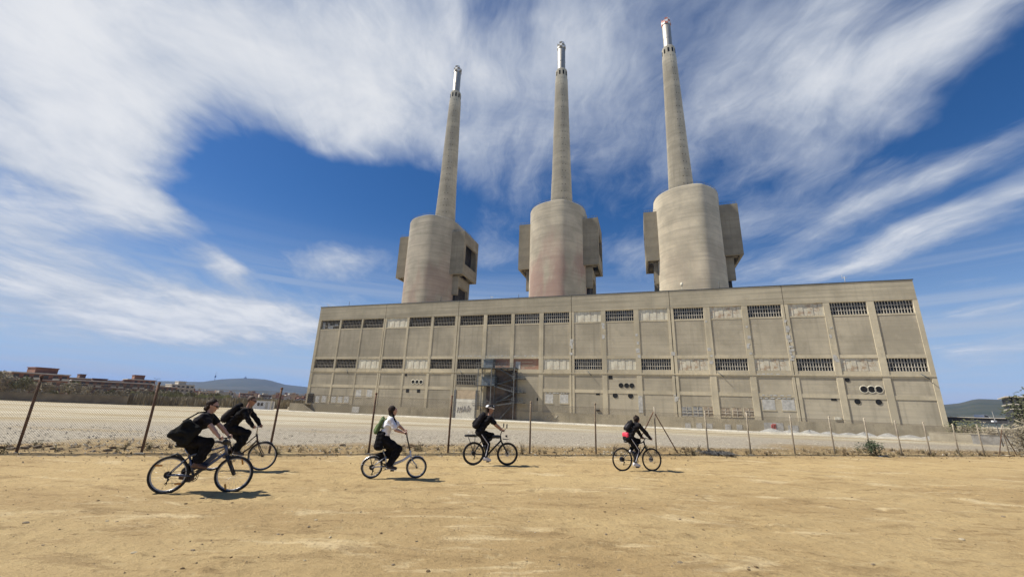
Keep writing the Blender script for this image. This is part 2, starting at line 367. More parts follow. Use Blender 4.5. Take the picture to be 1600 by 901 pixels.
# loose stones
def stone_mesh(seed, name, mat, flat=0.6):
    bm = bmesh.new(); bmesh.ops.create_icosphere(bm, subdivisions=2, radius=1.0)
    r = random.Random(seed); ax = [Vector((r.uniform(-1, 1), r.uniform(-1, 1), r.uniform(-1, 1))).normalized() for _ in range(9)]
    cut = [r.uniform(0.55, 0.9) for _ in ax]
    for v in bm.verts:
        for a, c in zip(ax, cut):
            d = v.co.dot(a)
            if d > c: v.co -= a*(d-c)*0.9
        v.co.z *= flat
    me = bpy.data.meshes.new(name); bm.to_mesh(me); bm.free(); me.materials.append(mat); return me
M_STONE = simple('grey brown stone', (0.20, 0.155, 0.10), 0.35, 3.0, 0.9, bump=0.4)
M_STONE2 = simple('pale stone', (0.36, 0.30, 0.2), 0.25, 3.0, 0.9, bump=0.4)
M_CLOD = simple('dark earth clod', (0.12, 0.078, 0.036), 0.3, 4.0, 0.95, bump=0.4)
ST = [stone_mesh(i, 'stone', M_STONE) for i in range(4)] + [stone_mesh(i+9, 'pale_stone', M_STONE2) for i in range(3)] + [stone_mesh(i+20, 'earth_clod', M_CLOD, 0.5) for i in range(3)]
def put_stone(x, y, s, k, label, group=None):
    me = ST[k]; nm = me.name.split('.')[0]
    o = mesh_ob(nm, me, None, (x, y, GZ(x, y)+s*0.12)); s *= .72; o.scale = (s*rng.uniform(.8, 1.4), s, s*rng.uniform(.6, 0.9)); o.rotation_euler = (0, 0, rng.uniform(0, 6.28))
    tag(o, label, 'stone' if 'stone' in nm else 'clod', group)
put_stone(-6.60, 6.41, 0.052, 0, 'dark stone lying alone on the dirt track near the left edge')
put_stone(-2.90, 7.11, 0.040, 5, 'pale small stone on the dirt track straight below the folding bicycle')
put_stone(3.06, 7.95, 0.040, 0, 'grey stone on the dirt track in the right half, beside a paler pebble')
put_stone(3.34, 8.08, 0.048, 1, 'brown grey stone right of a paler pebble on the dirt track')
put_stone(1.83, 8.28, 0.040, 7, 'dark clod of earth on the dirt track below the fence tripod')
put_stone(1.51, 6.80, 0.036, 2, 'small brown stone on the track in front of a shallow dent')
put_stone(3.16, 7.26, 0.036, 7, 'small dark clod on the track between pale dirt patches')
put_stone(7.21, 7.23, 0.064, 6, 'large pale flat stone on the track toward the right bottom corner')
put_stone(9.75, 8.85, 0.056, 0, 'brown flat stone at the right edge of the dirt track')
put_stone(4.68, 5.90, 0.040, 2, 'brown stone by the bottom edge right of the middle')
put_stone(-4.23, 5.41, 0.040, 6, 'pale flat stone in the left foreground of the track')
put_stone(-3.08, 6.35, 0.040, 3, 'grey brown stone on the track in the left foreground')
put_stone(-3.01, 6.33, 0.032, 8, 'dark clod touching a grey stone on the left of the track')
put_stone(-0.81, 5.17, 0.040, 7, 'dark clod at the bottom edge of the track left of the middle')
put_stone(2.72, 10.13, 0.032, 5, 'pale pebble on the track just below the rearmost right bicycle')
put_stone(4.31, 10.12, 0.036, 1, 'grey stone on the track to the right, beyond the pebbles')
put_stone(8.16, 10.56, 0.032, 0, 'small dark stone on the track below the green shrub')
put_stone(2.91, 5.56, 0.036, 8, 'dark clod near the bottom edge right of the middle')
put_stone(6.34, 8.73, 0.028, 2, 'small brown stone in the open right half of the track')
put_stone(-5.45, 7.82, 0.036, 8, "earth clod on the track below the nearest bicycle's rear wheel")
put_stone(-4.73, 7.93, 0.032, 9, "earth clod on the track below the nearest bicycle's front wheel")
for x, y, s, k in [(-6.82, 7.68, 0.036, 8), (-5.72, 6.67, 0.029, 5), (-3.96, 5.63, 0.021, 4), (0.41, 7.49, 0.031, 3), (2.95, 5.62, 0.024, 3), (4.01, 8.93, 0.018, 6), (10.51, 9.86, 0.025, 0), (1.51, 7.41, 0.035, 8), (-5.44, 5.56, 0.026, 2), (2.02, 5.6, 0.023, 0), (2.63, 8.69, 0.034, 2), (-3.11, 5.41, 0.032, 7), (2.46, 6.0, 0.027, 9), (10.25, 11.89, 0.037, 7), (-1.48, 6.98, 0.021, 2), (-2.25, 5.37, 0.024, 6), (1.19, 7.78, 0.031, 9), (-3.7, 5.61, 0.035, 1), (0.9, 5.53, 0.023, 2), (-3.37, 5.01, 0.032, 8), (1.34, 5.43, 0.035, 3), (-6.53, 6.9, 0.02, 7), (-5.3, 8.09, 0.037, 4), (-2.84, 6.74, 0.037, 1), (7.09, 6.92, 0.023, 7), (5.55, 11.67, 0.033, 5), (-1.7, 6.44, 0.033, 8), (0.47, 6.85, 0.022, 6), (0.05, 9.79, 0.029, 9), (5.18, 8.37, 0.018, 5), (0.71, 9.14, 0.034, 6), (-1.24, 5.36, 0.027, 3), (-2.38, 7.61, 0.029, 0), (0.66, 5.5, 0.03, 0), (3.05, 5.65, 0.037, 8), (4.27, 6.18, 0.024, 7), (-0.18, 7.96, 0.024, 4), (-2.32, 6.24, 0.031, 5), (-5.55, 6.64, 0.027, 3), (-7.2, 8.13, 0.029, 7), (-1.15, 6.19, 0.025, 1), (10.03, 10.28, 0.021, 1), (-3.47, 7.5, 0.023, 6), (11.78, 11.87, 0.027, 5), (2.18, 5.76, 0.04, 0), (0.56, 5.61, 0.019, 1)] :
    put_stone(x, y, s, k, 'tiny pebble or crumb of earth lying loose on the open dirt track', 'pebbles strewn over the dirt track')

# gravel grit on the near track and rubble on the strip behind the fence: uncountable
def scatter(name, n, smin, smax, area, mat, seed, dens=None):
    r = np.random.default_rng(seed); m = MB()
    base = [(1,0,0),(-1,0,0),(0,1,0),(0,-1,0),(0,0,.7),(0,0,-.5)]
    fcs = [(0,2,4),(2,1,4),(1,3,4),(3,0,4),(2,0,5),(1,2,5),(3,1,5),(0,3,5)]
    P = []
    while len(P) < n:
        s = r.uniform(area[0], area[1]); tt = r.uniform(area[2], area[3])
        if dens is not None and r.random() > dens(s, tt): continue
        P.append((s, tt))
    P = np.array(P); X = FE[0]*P[:, 0]+FN[0]*P[:, 1]; Y = FE[1]*P[:, 0]+FN[1]*P[:, 1]; Z = gheight(X, Y)
    for x, y, z in zip(X, Y, Z):
        q = smin + (smax-smin)*r.random()**4; a = r.uniform(0, 6.28); ca, sa = math.cos(a), math.sin(a)
        k = r.uniform(.6, 1.2, 6)
        m.add([(x+q*k[i]*(bx*ca-by*sa), y+q*k[i]*(bx*sa+by*ca), z+q*k[i]*bz+q*.1) for i, (bx, by, bz) in enumerate(base)], fcs)
    return tag(m.build(name, mat), kind='stuff')
M_GRIT = simple('mixed grit', (0.24, 0.175, 0.095), 0.55, 1.7, 0.95)
M_RUBBLE = simple('grey rubble', (0.44, 0.385, 0.29), 0.45, 0.9, 0.95)
g = scatter('grit', 5200, 0.005, 0.022, (-14, 18, 4.2, 15.7), M_GRIT, 5, lambda s, tt: 0.25+0.75*float(vnoise(np.array(s*.9), np.array(tt*1.4), 5))**2)
tag(g, 'fine grit and crumbs of earth strewn over the ochre dirt track', 'grit')
g = scatter('rubble', 12000, 0.012, 0.07, (-22, 44, 16.0, 32), M_RUBBLE, 8, lambda s, tt: max(0.05, min(1, 1.2-abs(tt-22)/9)) * (1.0 if s < 12 else 0.35))
tag(g, 'grey rubble and broken gravel lying on the field behind the wire fence', 'rubble')
# ------------------------------------------------------------------ power station
RZ = math.atan2(-0.3049683, 0.9523625)
L0 = Vector((-61.285, 129.179, -1.25))
DU = Vector((0.9523625, -0.3049683, 0)); DN = Vector((0.3049683, 0.9523625, 0))
def SW(u, n, z=0): return L0 + DU*u + DN*n + Vector((0, 0, z))

def concrete(name, c, board=0.0, pink=0.0, streak=0.35, patch=0.4, tone=0.16, seed=0.0, board_scale=2.2, fade=1.0):
    t = MT(name); o = (seed*7.3, seed*3.1, seed)
    big = t.noise(0.09, 5, 0.6, (1, 1, 1), o); pat = t.noise(0.55, 7, 0.65, (1, 1, 0.7), o)
    st = t.noise(1.0, 5, 0.6, (1.3, 1.3, 0.05), o); ln = t.noise(1.0, 4, 0.7, (0.04, 0.04, board_scale), o); fine = t.noise(7, 5, 0.7)
    lo = tuple(x*(1-tone) for x in c); hi = tuple(x*(1+tone) for x in c)
    k = t.mix(t.ramp(big, 0.35, 0.65), lo, hi)
    k = t.mix(t.math('MULTIPLY', t.ramp(pat, 0.52, 0.72), patch), k, tuple(x*0.72 for x in c))
    k = t.mix(t.math('MULTIPLY', t.ramp(t.noise(0.4, 6, 0.65, (1, 1, 1), (o[0]+9, 2, 4)), 0.55, 0.7), patch*0.9), k, tuple(min(1, x*1.22) for x in c))
    k = t.mix(t.math('MULTIPLY', t.ramp(st, 0.5, 0.75), streak), k, tuple(x*0.6 for x in c))
    if board: k = t.mix(t.math('MULTIPLY', t.ramp(ln, 0.42, 0.66), board), k, tuple(x*0.62 for x in c))
    if pink:
        sp = t.n('ShaderNodeSeparateXYZ'); t.l(t._tc.outputs['Object'], sp.inputs[0])
        w = t.math('ADD', sp.outputs[2], t.math('MULTIPLY', t.math('SUBTRACT', t.noise(0.12, 4, 0.6, (1, 1, 0.6), o), 0.5), 40.0))
        f = t.math('MULTIPLY', t.math('MULTIPLY', t.ramp(w, 82, 56), t.ramp(t.noise(0.13, 3, 0.5, (1, 1, 0.4), (o[0]+3, 8, 1)), 0.38, 0.55)), pink)
        k = t.mix(f, k, (0.43, 0.27, 0.215))
    k = t.mix(t.math('MULTIPLY', t.ramp(fine, 0.5, 0.8), 0.25), k, tuple(x*0.75 for x in c))
    t.bump(t.math('ADD', t.math('MULTIPLY', ln, board*2.0), t.math('MULTIPLY', fine, 0.35)), 0.35, 0.08)
    t.b.inputs['Diffuse Roughness'].default_value = 1.0
    return t.done(k, 0.92, 0, 0.25)
M_PANEL = concrete('weathered infill concrete', (0.485, 0.43, 0.322), 0.28, patch=0.5, streak=0.42)
M_PIL = concrete('pale frame concrete', (0.60, 0.53, 0.385), 0.1, patch=0.55, streak=0.35, seed=2)
M_PARA = concrete('board marked parapet concrete', (0.515, 0.458, 0.338), 0.6, patch=0.3, streak=0.22, seed=4, board_scale=1.9)
M_PLINTH = concrete('stained plinth concrete', (0.47, 0.412, 0.295), 0.1, patch=0.8, streak=0.5, tone=0.22, seed=5)
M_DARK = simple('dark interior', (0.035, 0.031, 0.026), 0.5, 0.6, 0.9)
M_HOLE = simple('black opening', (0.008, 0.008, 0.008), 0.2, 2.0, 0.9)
M_BAR = simple('pale concrete window lattice', (0.48, 0.44, 0.36), 0.25, 2.0, 0.85)
M_BARD = simple('weathered window lattice', (0.27, 0.245, 0.2), 0.3, 2.0, 0.85)
M_PATCH = simple('grey mortar patch', (0.43, 0.415, 0.375), 0.22, 1.4, 0.9)
M_METALDK = simple('dark painted steel', (0.075, 0.083, 0.085), 0.3, 3.0, 0.6, 0.4)
M_STEEL = simple('weathered grey steel', (0.15, 0.15, 0.145), 0.3, 2.0, 0.6, 0.3)
M_RUST = simple('rusty steel', (0.105, 0.05, 0.026), 0.45, 6.0, 0.85, bump=0.3)
def board_mat(name, c, rust):
    t = MT(name); v = t.noise(1.0, 4, 0.6, (1.1, 1, 0.12)); p = t.noise(0.8, 6, 0.7)
    k = t.mix(t.ramp(v, 0.35, 0.65), tuple(x*0.82 for x in c), tuple(x*1.08 for x in c))
    k = t.mix(t.math('MULTIPLY', t.ramp(p, 0.47, 0.62), rust), k, (0.34, 0.23, 0.14))
    return t.done(k, 0.85)
M_BOARD = board_mat('weathered white boarding', (0.61, 0.57, 0.45), 0.3)
M_BOARDR = board_mat('peeling stained boarding', (0.58, 0.53, 0.41), 0.8)
t = MT('broken glass with painted reflection'); t.co()
vor = t.n('ShaderNodeTexVoronoi'); vor.inputs['Scale'].default_value = 1.0; t.l(t.co((1.7, 0.01, 0.9)), vor.inputs['Vector'])
sepc = t.n('ShaderNodeSeparateColor'); t.l(vor.outputs['Color'], sepc.inputs[0])
M_GLASSB = t.done(t.mix(t.ramp(sepc.outputs[0], 0.3, 0.75), (0.012, 0.012, 0.013), (0.085, 0.092, 0.095)), 0.45, 0, 0.4)  # blue-grey cells paint the reflection in remaining panes, black ones are missing panes
M_GLASSD = simple('black empty window', (0.016, 0.014, 0.012), 0.6, 1.2, 0.85)
t = MT('red brick infill'); br = t.n('ShaderNodeTexBrick'); t.l(t.co((1, 1, 1)), br.inputs['Vector'])
rot = t.n('ShaderNodeMapping'); rot.inputs['Rotation'].default_value = (PI/2, 0, 0); t.l(t._tc.outputs['Object'], rot.inputs['Vector']); t.l(rot.outputs[0], br.inputs['Vector'])
br.inputs['Color1'].default_value = (0.33, 0.15, 0.09, 1); br.inputs['Color2'].default_value = (0.24, 0.10, 0.06, 1); br.inputs['Mortar'].default_value = (0.36, 0.3, 0.23, 1)
br.inputs['Scale'].default_value = 2.2; br.inputs['Mortar Size'].default_value = 0.03
M_BRICK = t.done(t.mix(t.math('MULTIPLY', t.ramp(t.noise(0.6, 6, 0.7), 0.5, 0.65), 0.6), br.outputs[0], (0.40, 0.34, 0.25)), 0.9)

st = thing('power_station', 'huge disused concrete power station hall with two rows of barred and boarded windows', 'building', L0, RZ)
LEN = 153.6
BAYS = [(0.95,8.3),(8.8,16.35),(16.75,24.15),(25.1,32.25),(32.85,40.15),(40.9,47.75),(49.2,56.4),(57.4,64.45),(65.35,72.27),(73.4,80.25),(81.5,88.35),(89.5,96.4),(97.6,104.35),(105.7,112.4),(113.76,120.5),(121.75,128.6),(129.9,136.7),(137.9,144.7),(146.0,152.75)]
JOINTS = [24.6, 48.6, 80.85, 105.0, 129.2]
# body: recessed panels, roof and the hidden sides and back
w = MB()
PN = 0.17
for i, (a, b) in enumerate(BAYS):
    a -= 0.1; b += 0.1
    segs = [(-1, 7.6), (7.65, 12.3), (16.1, 24.6)]
    if i in (7, 8): segs = [(-1, 12.3), (16.1, 24.6)]
    for z0, z1 in segs: w.box(a, b, PN, 1.3, z0, z1)
w.box(0.25, LEN-0.25, 1.25, 1.6, -1, 12.9); w.box(0.25, LEN-0.25, 1.25, 1.6, 15.5, 24.92); w.box(0.25, LEN-0.25, 1.25, 1.6, 27.7, 31.7)
w.box(0.02, 0.6, 1.3, 45, -1, 31.95); w.box(LEN-0.6, LEN-0.02, 1.3, 45, -1, 31.95); w.box(0.02, LEN-0.02, 45, 45.6, -1, 31.95)
w.build('wall', M_PANEL, st)
r_ = MB(); r_.box(0.3, LEN-0.3, 1.0, 45, 31.5, 31.8); r_.build('roof', M_PARA, st)
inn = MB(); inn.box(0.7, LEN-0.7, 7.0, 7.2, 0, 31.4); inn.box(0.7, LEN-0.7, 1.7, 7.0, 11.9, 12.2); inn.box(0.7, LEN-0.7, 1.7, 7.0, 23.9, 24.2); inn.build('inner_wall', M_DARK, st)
# parapet in segments divided by expansion joints, thin dark coping
cuts = [0.0] + JOINTS + [LEN]
pp = MB(); cp = MB()
for a, b in zip(cuts[:-1], cuts[1:]):
    pp.box(a+0.07, b-0.07, 0.0, 1.2, 27.72, 31.98)
    pp.box(a+0.03, b-0.03, 0.25, 1.1, 27.8, 31.9)
pp.build('parapet', M_PARA, st)
cp.box(-0.08, LEN+0.08, -0.1, 1.3, 31.98, 32.16); cp.build('coping', M_METALDK, st)
# pilasters
edges = [0.0] + [None]*18 + [LEN]
PIL = [(0.0, BAYS[0][0])] + [(BAYS[i][1], BAYS[i+1][0]) for i in range(18)] + [(BAYS[18][1], LEN)]
for i, (a, b) in enumerate(PIL):
    zb = 2.35 if i not in (8,) else 12.2
    joint = [j for j in JOINTS if a < j < b]
    p = MB()
    spans = [(a, b)] if not joint else [(a, joint[0]-0.09), (joint[0]+0.09, b)]
    for k, (x0, x1) in enumerate(spans):
        p.box(x0, x1, 0.03+0.02*k, 1.2, zb, 27.70)
        if joint: p.box(x0+0.02, x1, 0.3, 1.2, zb+.01, 27.69)
    o = p.build('pilaster', M_PIL, st)
    # spalls and mortar repairs
    rr = random.Random(i*5+1)
    if i in (12, 13, 14, 15, 16, 17, 11, 10):
        for _ in range(5 if i != 16 else 16):
            z = rr.uniform(14, 24) if i != 13 else rr.choice([rr.uniform(16, 19), rr.uniform(3, 7)])
            hh = rr.uniform(0.25, 1.0); x0 = a+0.05+rr.uniform(0, (b-a)*0.4); x1 = min(b-0.05, x0+rr.uniform(0.4, 0.8))
            s = MB(); s.box(x0, x1, rr.uniform(-0.005, 0.02), 0.3, z, z+hh); s.build('mortar_patch', M_PATCH, o)
# horizontal beams, window heads and sills between the pilasters
for z0, z1, n0, nm in ((7.22, 8.02, 0.09, 'floor_beam'), (11.42, 12.22, 0.08, 'floor_beam'), (12.22, 12.82, 0.13, 'sill'), (15.55, 16.25, 0.09, 'lintel')):
    for i, (a, b) in enumerate(BAYS):
        if i in (7, 8) and nm == 'floor_beam' and z0 < 8: continue
        m = MB(); m.box(a-0.04, b+0.04, n0, 1.24, z0, z1); m.build(nm, M_PIL, st)
m = MB(); m.box(0.05, LEN-0.05, -0.06, 0.6, 11.78, 11.96); m.build('ledge', M_PIL, st)
for i, (a, b) in enumerate(BAYS): m = MB(); m.box(a-0.04, b+0.04, 0.12, 1.24, 24.55, 24.9); m.build('sill', M_PIL, st)
m = MB(); m.box(-0.15, LEN+0.15, -0.12, 1.3, -1.5, 2.36); m.build('plinth', M_PLINTH, st)

# windows: recessed panes behind a lattice, or boarding
def lattice(W_, H_, nv, nh, t_):
    m = MB()
    for k in range(nv+1): x = W_*k/nv; m.box(x-t_/2, x+t_/2, -0.06, 0.06, 0, H_)
    for k in range(nh+1): z = H_*k/nh; m.box(0, W_, -0.045, 0.05, z-t_/2, z+t_/2)
    return m
def boarded(W_, H_, n):
    m = MB()
    for k in range(n):
        m.box(W_*k/n+0.02, W_*(k+1)/n-0.02, (k % 2)*0.05, 0.14, 0.02, H_-0.02)
    m.box(0.01, W_-0.01, 0.09, 0.2, 0.01, H_-0.01)
    return m
UP = 'wggbggggggbgbgrgrgg'; LO = 'ggbgbggkkbgbgrgrgrg'
for row, (kinds, z0, z1) in enumerate(((UP, 24.92, 27.70), (LO, 12.84, 15.53))):
    for i, (a, b) in enumerate(BAYS):
        k = kinds[i]; W_, H_ = b-a, z1-z0; bright = i >= 8
        if k in 'gw':
            p = MB(); p.box(0, W_, 0, 0.06, 0, H_)
            wnd = p.build('window', M_GLASSB if bright else M_GLASSD, st, (a, 0.75, z0))
            lattice(W_, H_, 13 if bright else 14, 3, 0.10 if bright else 0.085).build('lattice', M_BAR if bright else M_BARD, wnd, (0, -0.32, 0))
            if k == 'w':
                q = MB()
                for x0, x1, y0, y1 in ((0.5, 1.5, .2, 2.2), (2.4, 3.1, .3, 2.0), (2.9, 4.6, .1, 1.2), (4.9, 6.3, .9, 1.6)): q.box(x0, x1, 0, 0.05, y0, y1)
                q.build('sky_patch', simple('pale sky patch', (0.5, 0.54, 0.58), 0.3, 1.0, 0.5), wnd, (0, -0.12, 0))  # pale patches paint the sky showing through the broken window
                wnd['label'] = 'broken window with pale patches painted as sky showing through'
        elif k in 'br':
            o = boarded(W_, H_, 8 if k == 'b' else 7).build('boarded_window', M_BOARD if k == 'b' else M_BOARDR, st, (a, 0.24, z0))
        elif k == 'k':
            m = MB(); m.box(0, W_, 0, 0.3, 0, H_); o = m.build('brick_infill', M_BRICK, st, (a, 0.55, z0))
            if i == 8:
                m = MB(); m.box(0.6, 1.9, -0.06, 0.02, 0.0, 1.95); m.build('door', M_PATCH, o)
                m = MB(); m.box(2.3, 5.2, -0.05, 0.02, 0.9, 1.0); m.box(2.3, 5.2, -0.05, 0.02, 1.8, 1.9); m.build('sill', M_PIL, o)
# lower window under the seventh bay, and the white garage door with scribbles
p = MB(); p.box(0, 5.5, 0, 0.03, 0, 2.75); wnd = p.build('window', M_DARK, st, (49.5, 0.13, 8.6))
lattice(5.5, 2.75, 11, 3, 0.1).build('lattice', M_BARD, wnd, (0, -0.1, 0))
M_DOORW = simple('dirty white door', (0.62, 0.585, 0.49), 0.12, 0.7, 0.8)
M_DOORT = simple('tan door panel', (0.42, 0.33, 0.22), 0.15, 0.7, 0.8)
d = MB(); d.box(49.75, 55.25, -0.16, 0.3, -0.6, 4.9); gd = d.build('garage_door', M_DOORW, st)
d = MB(); d.box(49.75, 55.25, -0.15, 0.3, 4.95, 7.15); d.build('door_panel', M_DOORT, gd)
d = MB(); d.box(49.1, 49.7, -0.24, 0.3, -0.6, 7.2); d.build('door_frame', M_STEEL, gd); d = MB(); d.box(55.3, 55.5, -0.2, 0.3, -0.6, 7.2); d.build('door_frame', M_STEEL, gd)
M_SPRAY = simple('grey spray paint', (0.36, 0.34, 0.33), 0.3, 2, 0.9)
def scribble(name, u0, z0, w_, h_, n_, seed, mat, parent, r=0.045, y=-0.19):
    rr = random.Random(seed); m = MB()
    for k in range(n_):
        cx = u0+w_*(k+0.5)/n_; pts = []
        a0 = rr.uniform(0, 6.28); sx = w_/n_*rr.uniform(.4, .7); sz = h_*rr.uniform(.3, .5); cz = z0+h_*.5+rr.uniform(-.1, .1)*h_
        for j in range(12): an = a0+j*0.5*rr.uniform(.7, 1.3); pts.append((cx+sx*math.cos(an)*rr.uniform(.5, 1), y, cz+sz*math.sin(an*1.3)))
        m.tube(pts, r, 5)
    return m.build(name, mat, parent)
scribble('graffiti', 50.2, 1.4, 4.0, 1.9, 7, 4, M_SPRAY, gd)
scribble('graffiti', 74.0, 0.6, 3.4, 1.1, 3, 9, simple('pale chalk paint', (0.52, 0.49, 0.42), 0.1), st, 0.05, -0.14)
# blocked small windows
def patchwin(u0, z0, u1, z1, mat, n=-0.05, frame=True, label=None):
    m = MB(); m.box(u0, u1, n, 0.5, z0, z1); o = m.build('blocked_window', mat, st)
    if frame:
        f = MB(); e = 0.14
        f.box(u0-e, u1+e, n+0.03, 0.5, z1+.003, z1+e); f.box(u0-e, u1+e, n-0.04, 0.5, z0-e*1.6, z0-.003); f.box(u0-e, u0-.003, n+0.02, 0.5, z0, z1); f.box(u1+.003, u1+e, n+0.02, 0.5, z0, z1)
        f.build('frame', M_PIL, o)
    return o
M_PATCHD = simple('dark grey blocked opening', (0.24, 0.235, 0.22), 0.3, 1.2, 0.9)
M_PATCHB = simple('stained blocked opening', (0.30, 0.24, 0.17), 0.4, 0.9, 0.9)
for q in ((3.5,2.75,4.9,4.6),(5.8,2.85,7.4,4.7),(9.3,2.85,10.9,4.55),(11.6,2.85,13.2,4.6),(13.8,2.9,15.4,4.7)): patchwin(*q, M_PATCH, 0.14)
for q in ((17.6,4.6,19.4,6.6),(21.3,4.7,23.1,6.7),(74.1,4.5,76.1,6.7),(77.8,4.6,79.9,6.7),(122.3,4.5,124.7,6.7),(126.0,4.55,128.4,6.75)): patchwin(*q, M_PATCH, 0.14)
for j, q in enumerate(((105.95,2.62,107.95,4.6),(108.3,2.62,110.2,4.7),(110.5,2.72,112.3,4.75),(114.0,2.9,115.8,4.6),(116.3,2.9,118.1,4.7),(118.6,3.0,120.4,4.7))):
    o = patchwin(*q, (M_PATCHD, M_PATCHD, M_PATCHB, M_PATCHB, M_PATCHB, M_PATCHB)[j], 0.14)
    f = MB(); u0, z0, u1, z1 = q
    for k in (1, 2): f.box(u0+0.05, u1-0.05, 0.06, 0.14, z0+(z1-z0)*k/3-0.05, z0+(z1-z0)*k/3+0.05)
    f.box((u0+u1)/2-0.05, (u0+u1)/2+0.05, 0.07, 0.15, z0+.05, z1-.05); f.build('bar', M_BAR, o)
for q in ((17.2,0.3,19.7,1.9),(106.3,0.05,107.5,1.1),(108.6,0.1,109.8,1.2),(110.7,0.2,111.9,1.2),(114.4,0.1,115.6,1.2),(116.7,0.2,117.8,1.25),(126.4,0.35,128.3,1.5)): patchwin(*q, M_PATCH, -0.17, False)
o = patchwin(122.0, -0.1, 125.6, 1.9, M_PATCH, -0.17, False)
scribble('graffiti', 123.3, 0.0, 0.9, 1.7, 3, 3, simple('red spray paint', (0.42, 0.06, 0.05), 0.2), o, 0.06, -0.2)
patchwin(96.5, 2.95, 97.45, 6.8, M_PATCH, -0.01, False)
# mortar smears under some beams
rr = random.Random(2)
for u0, u1, z in ((122, 127, 12.1), (122.5, 128, 7.6), (121.9, 128.4, 7.0), (74, 79.5, 7.0), (57.5, 64, 16.3), (65.5, 72, 16.28), (49.3, 56, 16.3)):
    u = u0
    while u < u1:
        L_ = rr.uniform(0.25, 0.8); m = MB(); m.box(u, u+L_, 0.07 if z > 7.5 else 0.12, 0.5, z-rr.uniform(.05, .2), z+rr.uniform(.05, .15)); m.build('mortar_patch', M_PATCH, st); u += L_+rr.uniform(.1, .6)
# round vents with pale rings, square holes
def vent(u, z, r, ring, n=0.15):
    m = MB()
    vs = [(u+r*math.cos(2*PI*k/24), n-0.03, z+r*math.sin(2*PI*k/24)) for k in range(24)]
    m.add(vs, [tuple(range(24))]); m.ring((u, n-0.01, z), r, 0.05, 24, 6)
    o = m.build('round_vent', M_HOLE, st)
    if ring:
        q = MB(); q.ring((u, n-0.01, z), r+0.14, 0.11, 24, 6, rr=0.05); q.build('ring', M_BOARD, o)
for u in (36.1, 37.35, 38.6): vent(u, 9.15, 0.42, True)
vent(33.6, 11.0, 0.32, False)
for u in (92.7, 94.0, 95.2): vent(u, 9.12, 0.52, False)
for u in (91.25, 94.8): vent(u, 6.75, 0.55, False)
for u in (141.2, 142.5, 143.75): vent(u, 9.15, 0.56, True)
vent(138.6, 11.05, 0.40, False)
for u in (139.65, 143.25): vent(u, 6.68, 0.5, False)
for q in ((34.1,6.2,35.1,7.2),(37.6,6.25,38.6,7.2),(89.8,10.55,90.75,11.4),(86.7,6.75,87.6,7.2),(86.7,2.95,87.5,3.35),(135.1,6.75,136.1,7.2),(72.7,7.6,73.1,8.5),(71.9,5.0,72.9,5.7)):
    m = MB(); m.box(q[0], q[2], 0.13 if q[1] > 3.2 else -.14, 0.45, q[1], q[3]); m.build('square_hole', M_HOLE, st)
m = MB(); m.box(135.1, 136.3, -0.0, .4, 2.9, 3.5); m.box(135.3, 135.6, -.03, .4, 3.05, 3.35); m.box(135.8, 136.1, -.03, .4, 3.05, 3.35); m.build('vent_plate', M_BOARD, st)
# broken drain spouts slanting from the lower sills
for u in (13.2, 50.2, 84.8, 114.2, 151.2):
    m = MB(); m.tube([(u, 0.2, 12.4), (u+1.0, -0.35, 11.3)], 0.09, 6); m.build('drain_spout', M_METALDK, st)
# dark doorway and ramp wall at the far left corner
m = MB(); m.box(0.75, 2.7, -0.1, 0.5, 2.55, 5.2); m.build('doorway', M_HOLE, st)
m = MB(); m.add([(x, y, z) for y in (-4.2, -3.9) for x, z in ((-1.5, -1), (9.0, -1), (9.0, -0.6), (2.7, 2.3), (-1.5, 2.3))], [(0,1,2,3,4),(9,8,7,6,5),(0,5,6,1),(1,6,7,2),(2,7,8,3),(3,8,9,4),(4,9,5,0)])
m.box(-1.5, 2.7, -3.9, -0.13, 2.0, 2.28); m.build('ramp_wall', M_PLINTH, st)

# ------------------------------------------------------------------ roof masts
for u, z1, kind, lab in ((2.1, 0.9, 1, 'short forked mast at the far left end of the station roof'), (10.0, 1.6, 0, 'thin dark mast on the station roof near its left end'), (42.2, 1.6, 0, 'thin pole on the station roof in front of the left chimney drum'),
        (58.2, 1.0, 1, 'small white roof fitting between the left and middle chimneys'), (66.1, 1.3, 0, 'dark roof post just left of the middle chimney drum'), (101.8, 1.2, 0, 'thin roof pole in front of the right chimney drum'),
        (108.2, 1.3, 2, 'white lantern on the roof edge in front of the right chimney drum'), (116.6, 2.2, 0, 'thin mast on the roof right of the right chimney'), (142.0, 1.6, 1, 'small forked aerial near the right end of the station roof')):
    o = thing('roof_mast', lab, 'mast', SW(u, 0.9, 32.16), RZ)
    m = MB(); m.tube([(0, 0, -0.02), (0, 0, z1)], 0.06 if kind != 1 else 0.045, 6); m.box(-0.2, 0.2, -0.2, 0.2, -0.02, 0.06); m.build('pole', M_METALDK if kind == 0 else M_BOARD, o)
    if kind == 1: m = MB(); m.beam((-0.45, 0, z1*.75), (0.45, 0, z1*.85), .07, .07); m.beam((-0.4, 0, z1*.75), (-0.4, 0, z1*1.2), .06, .06); m.build('crossbar', M_BOARD, o)
    if kind == 2: m = MB(); m.lathe([(0.02, z1-.1), (0.32, z1), (0.36, z1+.5), (0.2, z1+.8), (0.02, z1+.9)], 12); m.build('lantern', M_BOARD, o)

